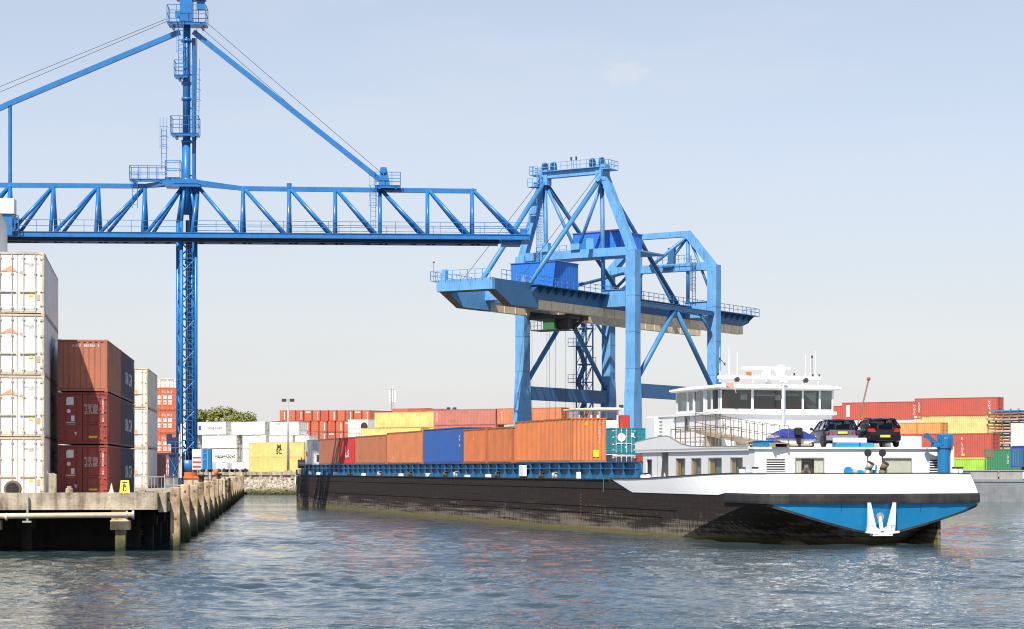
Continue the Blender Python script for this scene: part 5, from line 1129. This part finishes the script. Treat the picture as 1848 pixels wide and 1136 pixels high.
# ------------------------------------------------------------------ containers on the barge
LB = 'containers in the near row on the barge'
def bc(label, u0, L, col, H=2.59, v=2.22, z=4.23, flip=False, typ='dry', **k):
    return container(label, BG.w(v, u0 + L / 2, z), BG.rz + R(90 if not flip else -90), col, L, H, typ, LB, **k)
t = bc('bright orange container nearest the wheelhouse with yellow sticker on its end', 32.9, 12.19, (.66, .20, .062), 2.896)
L = 12.19; m = MB().add([(-L / 2 - .003, -.72, .35), (-L / 2 - .003, -.30, .35), (-L / 2 - .003, -.30, .8), (-L / 2 - .003, -.72, .8)], [(0, 1, 2, 3)]); part('yellow_sticker', m, 'lety', t)
letters('\n'.join('HLXU4216'), .2, 'letw', t, (-L / 2 - .003, -.75, 1.75), 'x-'); letters('\n'.join('HLXU421'), .24, 'letw', t, (L / 2 - .7, 1.222, 1.6), 'y+'); letters('*', .7, 'lety', t, (-L / 2 - .003, .15, 2.35), 'x-')
t = bc('short orange container right behind the nearest orange one', 45.9, 6.06, (.55, .165, .055)); letters('\n'.join('22G1'), .16, 'letw', t, (2.4, 1.222, 1.9), 'y+')
t = bc('short orange container between the blue one and its orange twin', 52.3, 6.06, (.60, .175, .06)); letters('*', .6, 'letw', t, (.3, 1.222, 1.7), 'y+')
t = bc('royal blue container between orange containers on the barge', 58.8, 11.6, (.020, .105, .37), 2.8)
m = MB();
for z in (1.3, 1.75, 2.0): m.box(-5.3, -5.1, 1.222, 1.226, z, z + .16)
part('label_plate', m, 'letw', t)
t = bc('long orange container with white code just ahead of the blue one', 70.8, 12.19, (.62, .205, .08), 2.75); letters('\n'.join('TGHU7145'), .22, 'letw', t, (L / 2 - 1.1, 1.222, 1.6), 'y+'); letters('45', .4, 'letw', t, (L / 2 - 2.2, 1.222, .5), 'y+')
t = bc('long dull brown orange container beside the bright red short one', 83.4, 12.19, (.46, .16, .07), 2.62)
t = bc('short bright red container with white letters on the barge', 96.0, 6.06, (.62, .025, .03)); letters('L.s', 1.5, 'letw', t, (0, 1.222, 1.15), 'y+', bold=.04)
t = bc('brown container striped by crane shadows near the bow', 102.4, 9.6, (.40, .135, .075))
t = bc('white refrigerated container at the barge bow', 115.2, 3.6, WHT, 2.59, typ='reefer', flip=False)
m = MB(); m.box(-1.82, -1.80, -.8, .8, .3, 1.0); part('fan_grille', m, 'darkmetal', t); m = MB(); m.box(.9, 1.5, 1.222, 1.24, .9, 1.4); part('red_patch', m, 'red', t)

# ------------------------------------------------------------------ cars, dinghy, gangway and pallets on the house roof
def car(label, loc, rz, paint_, estate):
    t = thing('parked_car', label, 'car', loc, rz, 'cars parked on the barge roof')
    Wd = .89; Ln = 4.55
    st = [(0, .42, .80, .86), (.10, .30, .95, .95), (.9, .24, .97, 1.0), (1.9, .22, .95, 1.0), (3.0, .22, .93, 1.0), (3.45, .24, .90, .98), (4.1, .27, .80, .93), (4.45, .32, .66, .82), (4.55, .42, .56, .66)]
    m = MB(); rg = []
    for y, zb_, zt_, k in st:
        w = Wd * k; rg.append([(-w * .96, y, zb_), (-w, y, zb_ + .12), (-w, y, zt_ - .16), (-w * .95, y, zt_ - .03), (-w * .8, y, zt_), (w * .8, y, zt_), (w * .95, y, zt_ - .03), (w, y, zt_ - .16), (w, y, zb_ + .12), (w * .96, y, zb_)])
    m.loft(rg, caps=True); body = part('body', m, paint_, t, True)
    # greenhouse
    if estate: base = [(.12, .95), (3.15, .92)]; roof_ = [(.42, 1.42), (1.0, 1.46), (1.9, 1.45), (2.35, 1.40)]
    else: base = [(.10, .98), (3.1, .93)]; roof_ = [(.62, 1.46), (1.1, 1.50), (1.9, 1.49), (2.4, 1.42)]
    wb, wr = Wd * .90, Wd * .70
    m = MB(); m.loft([[(-wb, base[0][0], base[0][1]), (wb, base[0][0], base[0][1]), (wb, base[1][0], base[1][1]), (-wb, base[1][0], base[1][1])], [(-wr, roof_[0][0], roof_[0][1] - .03), (wr, roof_[0][0], roof_[0][1] - .03), (wr, roof_[-1][0], roof_[-1][1] - .02), (-wr, roof_[-1][0], roof_[-1][1] - .02)]], caps=False)
    part('window_glass', m, 'carglass', t)
    m = MB(); rg = []
    for y, z in roof_: rg.append([(-wr - .03, y, z - .05), (-wr * .8, y, z), (0, y, z + .03), (wr * .8, y, z), (wr + .03, y, z - .05), (0, y, z - .06)])
    rg.insert(0, [(x, roof_[0][0] - .12, roof_[0][1] - .06 + dz * .3) for x, dz in ((-wr - .02, 0), (-wr * .8, .03), (0, .05), (wr * .8, .03), (wr + .02, 0), (0, -.02))])
    m.loft(rg, caps=True)
    for s in (-1, 1):
        m.bar((s * wb, base[0][0], base[0][1]), (s * wr, roof_[0][0], roof_[0][1] - .03), .13, .15, (0, 1, 0)); m.bar((s * wb, base[1][0], base[1][1]), (s * wr, roof_[-1][0], roof_[-1][1] - .03), .07, .08, (0, 1, 0))
        for y in ((1.0, 1.95) if estate else (.95, 1.85)): m.bar((s * (wb + .005), y, .95), (s * (wr + .01), y + .05, 1.42), .03, .09, (0, 1, 0))
    part('roof', m, paint_, t, True)
    m = MB()
    for s in (-1, 1): m.tube((s * .58, .6, roof_[0][1] + .04), (s * .58, 2.1, roof_[0][1] + .05), .022, 6)
    part('roof_rail', m, 'silver' if estate else 'rubber', t)
    m = MB()
    for s in (-.4, .4): m.bbox(s - .22, s + .22, .9, 1.1, .8, 1.25, .04); m.bbox(s - .22, s + .22, 1.9, 2.1, .7, 1.2, .04)
    m.box(-.75, .75, .3, 3.0, .80, .84); part('seat', m, 'interior', t)
    for s in (-1, 1):
        for y in (.85, 3.65):
            m = MB(); m.lathe([(.20, -.11), (.30, -.11), (.325, -.06), (.325, .06), (.30, .11), (.20, .11)], c=(s * .80, y, .325), n=20, axis='x'); wl = part('wheel', m, 'rubber', t)
            m = MB(); m.lathe([(.05, -.02), (.20, -.05), (.215, .0), (.20, .08)][::s], c=(s * .84, y, .325), n=10, axis='x'); part('rim', m, 'silver', wl)
    m = MB()
    if estate:
        m.loft([[(-.80, -.05, .36), (.80, -.05, .36), (.85, .05, .36), (-.85, .05, .36)], [(-.82, -.07, .56), (.82, -.07, .56), (.87, .05, .56), (-.87, .05, .56)], [(-.80, -.02, .60), (.80, -.02, .60), (.84, .05, .60), (-.84, .05, .60)]], caps=True); part('bumper', m, 'silver', t)
        m = MB(); m.loft([[(-.70, -.015, .60), (.70, -.015, .60), (.70, .03, .60), (-.70, .03, .60)], [(-.66, .0, .90), (.66, .0, .90), (.66, .05, .90), (-.66, .05, .90)]], caps=True); part('tailgate', m, 'gunmetal', t)
    else:
        m.loft([[(-.80, -.06, .34), (.80, -.06, .34), (.85, .05, .34), (-.85, .05, .34)], [(-.82, -.08, .58), (.82, -.08, .58), (.87, .05, .58), (-.87, .05, .58)]], caps=True); part('bumper', m, paint_, t)
    for s in (-1, 1):
        m = MB(); z0_, z1_ = (.66, .83) if estate else (.78, .96); m.loft([[(s * .46, -.03, z0_), (s * .82, .02, z0_), (s * .86, .22, z0_), (s * .5, .1, z0_)], [(s * .54, -.02, z1_), (s * .80, .03, z1_), (s * .86, .18, z1_), (s * .5, .1, z1_)]], caps=True); part('tail_lamp', m, 'tail', t)
        m = MB(); m.bbox(*sorted((s * .88, s * 1.03)), 2.85, 2.97, .92, 1.06, .03); part('mirror', m, paint_, t)
    m = MB(); z = .70 if estate else .50; y = -.035 if estate else -.095; m.box(-.26, .26, y, y + .02, z, z + .12); pl = part('number_plate', m, 'yellow', t)
    m = MB(); m.box(-.3, .3, y + .005, y + .02, z - .03, z + .15) ; part('plate_recess', m, 'rubber', t)
    return t
car('dark blue estate car with silver tailgate parked on the barge roof', (17.2, 106.7, 4.93), R(5), 'carblue', True)
car('black hatchback parked beside the dark blue estate on the barge roof', (19.25, 105.85, 4.93), R(4), 'carblack', False)

def bt(name, label, cat, v, u, z, rz=0): return thing(name, label, cat, BG.w(v, u, z), BG.rz + rz)
t = bt('dinghy', 'small white dinghy under a blue tarpaulin with an outboard motor', 'dinghy', 3.35, 3.75, 4.93, R(-8))
m = MB(); rg = []
for y, w, z0, z1 in ((0, 1.0, .16, .56), (.8, 1.08, .12, .58), (2, 1.02, .12, .62), (3, .7, .2, .7), (3.7, .12, .45, .78)): rg.append([(-w * .55, y, z0), (-w * .96, y, z0 + .16), (-w, y, z1), (-w + .08, y, z1 + .01), (w - .08, y, z1 + .01), (w, y, z1), (w * .96, y, z0 + .16), (w * .55, y, z0)])
m.loft(rg, caps=True); part('hull', m, 'white', t)
m = MB(); rng = random.Random(2); rg = []
for i in range(13):
    y = -.08 + i * .30; w = float(np.interp(y, [0, .8, 2, 3, 3.7], [1.06, 1.13, 1.07, .76, .2])); r_ = []
    for k in range(15):
        a = -1 + 2 * k / 14; r_.append((a * w, y, .50 + (.42 + .06 * math.sin(i * 1.7)) * (1 - abs(a) ** 1.6) * (1 if 1 < i < 12 else .8) + rng.uniform(-.035, .035) + (0 if abs(a) < .99 else -.1 - .06 * (k % 2))))
    rg.append(r_)
m.loft(rg, closed=False); m.add(rg[0], [tuple(range(15))]); part('tarpaulin', m, 'tarp', t)
m = MB(); m.bbox(-.18, .18, -.42, .05, .62, 1.0, .06); m.bbox(-.08, .1, -.3, -.12, .02, .62, .02); m.tube((.0, -.2, .12), (.0, -.45, .12), .07, 8); m.box(-.05, .05, -.5, -.1, .2, .24); part('outboard_motor', m, 'rubber', t)
m = MB(); m.box(-.8, .8, .5, .62, 0, .16); m.box(-.8, .8, 2.2, 2.32, 0, .2); m.tube((-.5, -.25, .08), (.7, -.3, .12), .06, 6); part('cradle', m, 'wood', t)
t = bt('gangway', 'sloping metal gangway with brown handrails on the barge roof', 'gangway', 1.75, 3.0, 4.95)
m = MB(); LG = 10.6; zz = lambda y: .06 + .90 * (y / LG) ** 1.25
for k in range(14):
    y0_, y1_ = LG * k / 14, LG * (k + 1) / 14
    for s in (0, .75): m.bar((s, y0_, zz(y0_)), (s, y1_, zz(y1_)), .07, .20)
    m.bar((.375, y0_, zz(y0_) + .08), (.375, y1_, zz(y1_) + .08), .70, .03)
part('walkway', m, 'wood', t)
for s in (0, .75):
    m = MB()
    for k in range(11): y = LG * k / 10; m.bar((s, y, zz(y)), (s, y, zz(y) + 1.0), .03, .03)
    for h in (.5, 1.0):
        for k in range(10): y0_, y1_ = LG * k / 10, LG * (k + 1) / 10; m.bar((s, y0_, zz(y0_) + h), (s, y1_, zz(y1_) + h), .03, .03)
    part('handrail', m, 'rustbar', t)
for y in (1.5, 5, 9): part('support', MB().box(-.05, .8, y - .06, y + .06, 0, max(.02, zz(y) - .1)), 'wood', t)
t = bt('pallet_stack', 'pale wooden pallets stacked at the roof edge under the gangway', 'pallets', 1.15, 5.2, 4.93)
for j in range(2):
    m = MB()
    for k in range(5): m.box(-.0, .8, k * .26, k * .26 + .15, .16 * j + .11, .16 * j + .14)
    for k in range(3): m.box(k * .35, k * .35 + .1, 0, 1.2, .16 * j + .02, .16 * j + .11)
    part('pallet', m, 'wood', t)
t = bt('tool_crate', 'low blue crate on the roof behind the pallets', 'crate', 1.3, 3.6, 4.93); part('crate', MB().bbox(0, .8, 0, 1.2, 0, .28, .03), 'deckblue', t); part('lid', MB().bbox(-.03, .83, -.03, 1.23, .28, .33, .02), 'deckblue', t)

# ------------------------------------------------------------------ second vessel with teal containers behind the barge
V2 = Fr(9.4, 202.0, R(14))
t = thing('cargo_boat', 'white wheelhouse of another boat rising behind the teal containers', 'boat', V2.w(0, 0, 0), V2.rz)
m = MB(); m.prism([(-2.5, -2), (10, -2), (10.3, 40), (3.8, 46), (-2.8, 40)], 'z', -.8, 2.6); part('hull', m, 'greyhull', t)
m = MB(); m.bbox(1.0, 5.6, 14.5, 20, 2.6, 8.75, .05); part('cabin', m, 'white', t)
m = MB(); wall(m, (1.2, 14.6), (1, 0), 4.4, 8.75, 10.05, [(.15, 1.3, 8.95, 9.9), (1.5, 2.0, 8.9, 9.9), (2.2, 4.2, 8.95, 9.9)]); wall(m, (1.2, 19), (0, -1), 4.4, 8.75, 10.05, [(.3, 2, 8.95, 9.9), (2.3, 4.1, 8.95, 9.9)]); wall(m, (5.6, 14.6), (0, 1), 4.4, 8.75, 10.05, [(.3, 4, 8.95, 9.9)]); wh = part('wheelhouse', m, 'white', t)
m = MB(); panel(m, (1.2, 14.6), (1, 0), .1, 4.3, 8.9, 9.95, .02, .03); panel(m, (1.2, 19), (0, -1), .2, 4.2, 8.9, 9.95, .02, .03); part('window', m, 'glass', wh)
m = MB(); m.bbox(.8, 6.1, 14.2, 19.3, 10.05, 10.2, .03); m.bbox(3.0, 6.0, 14.4, 17, 10.2, 10.3, .02); part('roof', m, 'cream', wh)
m = MB(); m.box(1.6, 5.2, 15.4, 17, 8.75, 9.2); m.tube((5.9, 14.6, 10.3), (5.9, 14.6, 10.6), .25, 10); part('console', m, 'interior', wh)
m = MB(); m.bbox(5.7, 6.5, 13.4, 15, 7.3, 9.5, .05); part('red_locker', m, 'red', t)
TEAL = (.008, .20, .25)
x0 = .55
for i, (col, z, lab) in enumerate(((NAVY, 2.62, 'dark blue container with pale slatted top rail under the teal one'), (TEAL, 5.28, 'teal container with white round emblem on its doors behind the barge'))):
    c = container(lab, V2.w(2.0, 4.0, z), V2.rz - R(90), col, 6.06, 2.59, frame=col, rods=(.75, .75, .72))
    if i:
        m = MB().lathe([(.42, 3.03), (.42, 3.06), (.24, 3.06)], c=(0, -.25, 1.65), n=22, axis='x'); part('emblem', m, 'letw', c)
        letters('UT', .85, 'letw', c, (-.3, 1.222, .9), 'y+', wid=1.3); letters('T', .7, 'letw', c, (1.7, 1.222, 1.75), 'y+', wid=2); m = MB()
        m.box(3.03, 3.04, -.75, .2, 1.05, 1.1); m.add([(3.04, .1, .75), (3.04, .35, .75), (3.04, .225, .5)], [(0, 2, 1)]); m.box(3.03, 3.045, .75, 1.05, 1.7, 2.1); part('label_plate', m, 'letw', c)
    else: m = MB(); m.box(-3.02, 3.02, 1.223, 1.235, 2.42, 2.52); m.box(3.03, 3.05, -1.2, 1.2, 2.42, 2.52); part('top_rail', m, 'curtain', c)
container('teal container behind the white winged bulwark, beside the one with the emblem', V2.w(4.6, 4.3, 5.28), V2.rz - R(90), (.012, .22, .27), 6.06, 2.59)
container('red container beneath the second teal container', V2.w(4.6, 4.3, 2.62), V2.rz - R(90), (.45, .05, .03), 6.06, 2.59)

# ------------------------------------------------------------------ grey barge along the far quay at the right
t = thing('grey_barge', 'grey barge moored along the far quay at the right edge', 'barge', YD.w(62, -7, 0), YD.rz)
m = MB(); m.loft([[(-30 + a, -5.6 + b, z) for a, b in ((0, 1.2), (1.2, 0), (110, 0), (110, 11), (1.2, 11), (0, 9.8))] for z in (-1, 2.6)], caps=True); m.box(-29, 110, -5.68, -5.6, 2.3, 2.42); part('hull', m, 'greyhull', t)
m = MB()
for k in range(16): m.bbox(-28 + k * 8, -28 + k * 8 + 7.8, -5.3, -5.1, 2.6, 3.55, .02)
m.box(-29, 110, -5.4, -4.9, 3.55, 3.65); part('coaming', m, 'steel', t)
m = MB(); m.box(6.9, 9.2, -5.72, -5.69, 2.65, 3.45); sgn_ = part('sign', m, 'white', t); letters('I  III', .5, 'letk', sgn_, (8.05, -5.725, 3.05), 'y-')
GB = 'containers on the grey barge'
def gx(xpx, q, z):                          # left edge in the photo -> place on the yard frame
    r = (xpx - 924) / F; p = (r * (281.4 + .843 * q) - 6.9 - .536 * q) / (.843 + .536 * r); return p
def gdep(p, q): return 281.4 - .536 * p + .843 * q
def gz(y, d): return CAMZ + (HOR - y) / F * d
t = container('red container with doors at its right end on the grey barge', YD.w(gx(1614, -9, 0) + 6.1, -8, 5.1), YD.rz, REDC, H=2.896, group=GB); letters('\n'.join('K LINE'), .42, 'letw', t, (2.4, -1.222, 1.5), 'y-'); m = MB().box(2.3, 2.7, -1.226, -1.222, .25, .5); part('label_plate', m, 'lety', t)
container('lime green container low in the grey barge under the red one', YD.w(gx(1614, -9, 0) + 5.4, -8, 2.4), YD.rz, (.36, .62, .06), H=2.62, group=GB)
t = container('short dark green container beside the red one on the grey barge', YD.w(gx(1771, -9, 0) + 2.6, -8, 3.5), YD.rz, (.03, .22, .10), L=4.4, H=2.59, group=GB); letters('\n'.join('CHINA'), .3, 'letw', t, (.6, -1.222, 1.4), 'y-')
container('blue ribbed container at the right edge under the white one', YD.w(gx(1824, -9, 0) + 6.1, -8, 4.0), YD.rz, (.018, .07, .42), H=2.4, group=GB)
t = container('white ribbed container with red round mark at the right edge', YD.w(gx(1824, -9, 0) + 6.1, -8, 6.42), YD.rz, (.82, .78, .68), H=2.7, group=GB); m = MB().lathe([(.38, -1.226), (.38, -1.228), (.20, -1.228)], c=(-3.9, 0, 1.6), n=20, axis='y'); part('red_mark', m, 'red', t)
letters('OOCL', .9, 'red', t, (-2.2, -1.224, 1.6), 'y-')
t = thing('flat_rack_stack', 'tall stack of folded rusty flat racks between yellow and white containers', 'flat racks', YD.w(gx(1808, 14, 0) + 2.0, 14, 3.18), YD.rz)
fr = ['rustbar', 'brownrack', 'wood', 'darkmetal', 'stsmid']
for k in range(22):
    m = MB(); z = .02 + k * .37; j = .12 * math.sin(k * 2.7); m.box(-1.9 + j, 2.2 + j, -6, 0, z, z + .16)
    for x in (-1.9, -1.0, 0, 1.0, 2.0): m.box(x + j, x + .18 + j, -6.02, -5.8, z + .16, z + .35)
    part('flat_rack', m, fr[(k * 7) % 4] if k < 21 else 'stsmid', t)

# ------------------------------------------------------------------ far yard containers
def yard(x, q, ytop, rows, L=12.19, H=2.59, typ='dry', axis='p', group=None, **kw):
    """column of containers: x left edge and ytop top edge as measured, rows = (colour, label) from the top down"""
    p = gx(x, q, 0); d = gdep(p, q); z = gz(ytop, d); out = []
    for col, lab in rows:
        z -= H
        out.append(container(lab, YD.w(p + (L / 2 if axis == 'p' else 1.22), q + (1.22 if axis == 'p' else L / 2), z), YD.rz + (0 if axis == 'p' else R(-90)), col, L, H, typ, group, **kw))
    return out
# right hand stack
a = yard(1650, 36, 719.5, [(REDC, 'long red container topping the right hand stack of the far yard'), ((.82, .56, .22), 'long yellow container under the right red one'), ((.80, .54, .20), 'second yellow container down in the right stack'), (YEL, 'lowest yellow container of the right stack')])
letters('\n'.join('HAMBU'), .42, 'letw', a[0], (4.9, -1.222, 1.35), 'y-'); letters('\n'.join('HAMBU'), .42, 'letw', a[0], (-5.4, -1.222, 1.3), 'y-'); part('label_plate', MB().box(4.8, 5.1, -1.228, -1.222, .3, .55), 'lety', a[0])
a = yard(1519, 36, 727, [(REDC, 'long red container left of the right stack, behind the signal pole'), (CREAM, 'pale container under the left red one, right of the wheelhouse')])
letters('\n'.join('HAMBU'), .42, 'letw', a[0], (5.0, -1.222, 1.35), 'y-'); part('label_plate', MB().box(-5.4, -4.9, -1.228, -1.222, .5, 2.2).box(5.0, 5.35, -1.23, -1.222, .2, .5), 'letw', a[0])
yard(1500, 60, 733, [(REDC, 'small red container end just right of the wheelhouse')], L=4)
for i, x in enumerate((1560, 1612, 1655)): yard(x, 22, 763, [((.70, .33, .10), 'short yellow orange container %s behind the parked cars' % ['leftmost', 'in the middle', 'rightmost'][i])], L=3.4 if i else 4.4, H=2.5, group='yellow orange containers behind the cars')
# pink, orange and yellow row seen through the gantry crane
a = yard(783, 37, 740, [(PINK, 'pinkish red container left of the gantry crane leg'), (PINK, 'lower pinkish red container hidden behind the barge load')]); letters('\n'.join('HSUD'), .5, 'letw', a[0], (-5.5, -1.222, 1.35), 'y-')
a = yard(897, 37, 737.5, [((.60, .21, .10), 'orange container behind the left leg of the gantry crane')]); letters('\n'.join('HLXU'), .45, 'letw', a[0], (-5.2, -1.222, 1.35), 'y-')
yard(1012, 60, 740, [(REDO, 'orange container end beside the gantry stair tower')], L=6.06)
yard(1043, 64, 742, [((.03, .12, .35), 'small blue container end beside the gantry stair tower')], L=2.6)
yard(676, 38, 745, [((.80, .57, .21), 'upper yellow container left of the pink one'), (YEL, 'yellow container second from top left of the pink one')])
yard(652, 34, 773, [((.81, .58, .20), 'front yellow container below the upper yellow one')])
for i, (x, c) in enumerate(((708, REDO), (736, REDC), (762, REDO))): yard(x, 120, 738 + i * 1.0, [(c, 'distant %s red container tops behind the yellow one' % ['left', 'middle', 'right'][i])], L=9, group='distant red containers behind the yellow ones')
# pair of yellow containers with black letters
a = yard(450, 37, 799, [((.80, .56, .19), 'yellow container with black letters, upper of the left yellow pair'), ((.78, .53, .17), 'yellow container at ground level, lower of the left yellow pair')])
letters('M\nSC', 1.15, 'letk', a[0], (.6, -1.222, 1.35), 'y-', bold=.03)
# white refrigerated block
nm = 'white refrigerated block in the far yard'
rows_ = [(762, [(296, 6.2), (352, 7.65), (418, 7.95), (487, 6.75)], 'top'), (786.5, [(296, 8.1), (365, 8.4), (438, 5.6), (486, 5.5), (532, 3.4)], 'second'), (811, [(296, 8.1), (365, 8.4), (438, 7.2), (500, 6)], 'third')]
pos = ['first', 'second', 'third', 'fourth', 'fifth']
for y, lst, rn in rows_:
    for i, (x, L) in enumerate(lst):
        a = yard(x, 52, y, [((.80, .78, .73), 'pale white container, %s from the left in the %s row of the far white block' % (pos[i], rn))], L=L, H=2.45, typ='reefer', group=nm)[0]
        if (rn, i) == ('top', 1): letters('Hapag-Lloyd', .75, 'letk', a, (.9, -1.228, 1.3), 'y-'); part('logo', MB().box(-2.9, -2.3, -1.235, -1.228, .9, 1.7), 'letb', a)
        if (rn, i) == ('third', 1): letters('Hapag-Lloyd', 1.0, 'letk', a, (1.4, -1.228, 1.1), 'y-', bold=.02)
        if (rn, i) == ('top', 3): letters('DOLE', .5, 'letk', a, (-1.6, -1.228, 2.0), 'y-')
for i, (x, L) in enumerate(((345, 4), (391, 2.7), (420, 4.2))):
    t = thing('box_trailer', 'low white trailer standing %s at the foot of the white block' % ['left', 'in the middle', 'right'][i], 'trailer', YD.w(gx(x, 46, 0) + L / 2, 47, 3.18), YD.rz, 'white trailers below the white block')
    part('box', MB().bbox(-L / 2, L / 2, -1.2, 1.2, .55, 1.75, .06), 'white', t); m = MB()
    for s in (-1, 1):
        for xx in (-L * .25, L * .25): m.tube((xx, s * 1.2, .4), (xx, s * .9, .4), .4, 12)
    part('wheel', m, 'rubber', t)
# distant block of orange red container ends
nm = 'distant block of orange red containers'
for r_, (y, xs) in enumerate(((741, [505 + 14.9 * i for i in range(11)]), (760.5, [490] + [547 + 14.9 * i for i in range(8)]), (780.5, [547 + 14.9 * i for i in range(6)]))):
    for i, x in enumerate(xs):
        col = (REDO, (.53, .10, .055), (.57, .15, .075))[(i * 5 + r_ * 2) % 3]
        a = yard(x, 205, y, [(col, 'distant orange red container end, number %d from the left in the %s row' % (i + 1, ['top', 'middle', 'lower'][r_]))], H=2.95, axis='q', group=nm, doors=False)[0]
        if (i + r_) % 2 == 0: part('label_strip', MB().box(6.1, 6.12, .35, .6, .4, 2.5), 'letw', a)
        elif i % 3 == 0: part('label_strip', MB().box(6.1, 6.12, -.8, .9, 2.3, 2.6), 'letw', a)
for i, (x, lab) in enumerate(((628, 'white refrigerated container end left of the upper yellow container'), (646, 'white container end with round black fan beside the yellow one'))):
    a = yard(x, 70, 757.5, [(WHT, lab), (CREAM, 'lower ' + lab)], H=2.75, typ='reefer', axis='q', L=6.06)[0]
    if i: part('fan', MB().lathe([(.8, 3.04), (.8, 3.1), (.45, 3.1)], c=(0, .3, 1.4), n=18, axis='x'), 'darkmetal', a)

# ------------------------------------------------------------------ light masts, lattice mast, trees
def at(x, D, z): return ((x - 924) / F * D, D, z)
def light_mast(x, D, ytop, label):
    z = gz(ytop, D); t = thing('light_mast', label, 'light mast', at(x, D, 3.18), 0)
    part('pole', MB().tube((0, 0, 0), (0, 0, z - 3.2), .24, 10, .13), 'steel', t, True); part('base', MB().box(-.5, .5, -.5, .5, 0, .4), 'conc', t)
    m = MB().bar((-.75, 0, z - 3.2), (.75, 0, z - 3.2), .1, .1); part('crossbar', m, 'darkmetal', t)
    for s in (-1, 1): part('floodlight', MB().bbox(s * .65 - .35, s * .65 + .35, -.3, .15, z - 3.5, z - 3.0, .08), 'darkmetal', t)
light_mast(520, 330, 722, 'tall light mast with twin floodlights in front of the white block')
light_mast(815, 420, 737, 'light mast whose lamps peek over the pink container')
t = thing('lattice_mast', 'pale lattice radio mast far behind the red containers', 'mast', at(708, 700, 3.18), 0)
m = MB(); H = gz(702, 700) - 3.2
c3 = [(.7 * math.cos(a), .7 * math.sin(a)) for a in (0, 2.09, 4.19)]
for x, y in c3: m.bar((x, y, 0), (x * .7, y * .7, H), .1, .1)
for k in range(26):
    for i in range(3):
        a, b = c3[i], c3[(i + 1) % 3]; z = k * H / 26; m.bar((*a, z), (*b, z + H / 26), .07, .07)
part('lattice', m, 'steel', t); m = MB()
for s in (-1, 0, 1): m.bbox(s * .9 - .2, s * .9 + .2, -.4, -.2, H - 4.6, H - .5, .03)
m.bar((0, 0, H), (0, 0, H + 1.2), .06, .06); part('aerial_panel', m, 'white', t)

def tree(label, x, D, ytop, cr, seed):
    rng = random.Random(seed); z = gz(ytop, D) - 3.18
    t = thing('tree', label, 'tree', at(x, D, 3.18), rng.uniform(0, 6), 'trees behind the white block')
    m = MB(); m.tube((0, 0, 0), (.1, 0, z * .45), .35, 10, .22); tips = []
    for k in range(9):
        a = k * 2.4; b = Vector((math.cos(a) * cr * .55, math.sin(a) * cr * .55, z * rng.uniform(.5, .88))); m.tube((.05, 0, z * rng.uniform(.25, .45)), b, .13, 6, .04); tips.append(b)
    part('trunk', m, 'bark', t)
    m = MB(); cl = []
    for k in range(80):
        a = rng.uniform(0, 6.28); h = rng.random(); rr = cr * math.sqrt(rng.random()) * (1 - .55 * max(0, h - .45) / .55); cl.append((Vector((math.cos(a) * rr, math.sin(a) * rr, z * (.32 + .62 * h))), rng.uniform(.7, 1.5)))
    for c, r_ in cl:
        for k in range(120):
            d = Vector((rng.gauss(0, 1), rng.gauss(0, 1), rng.gauss(0, .8))).normalized() * r_ * rng.uniform(.55, 1.05)
            p = c + d; n = (d.normalized() + Vector((rng.uniform(-.6, .6), rng.uniform(-.6, .6), rng.uniform(-.2, .9)))).normalized(); a = n.orthogonal().normalized(); b = n.cross(a); s = rng.uniform(.16, .32)
            m.add([tuple(p - a * s), tuple(p + b * s * .6), tuple(p + a * s), tuple(p - b * s * .6)], [(0, 1, 2, 3)])
    part('crown', m, 'leaf', t)
tree('leafy tree rising right behind the crane tower', 366, 455, 737, 5.2, 1)
tree('broad leafy tree topping the far white block, middle of three', 404, 460, 734, 6.4, 2)
tree('lower leafy tree at the right end of the group behind the white block', 438, 452, 742, 4.9, 3)
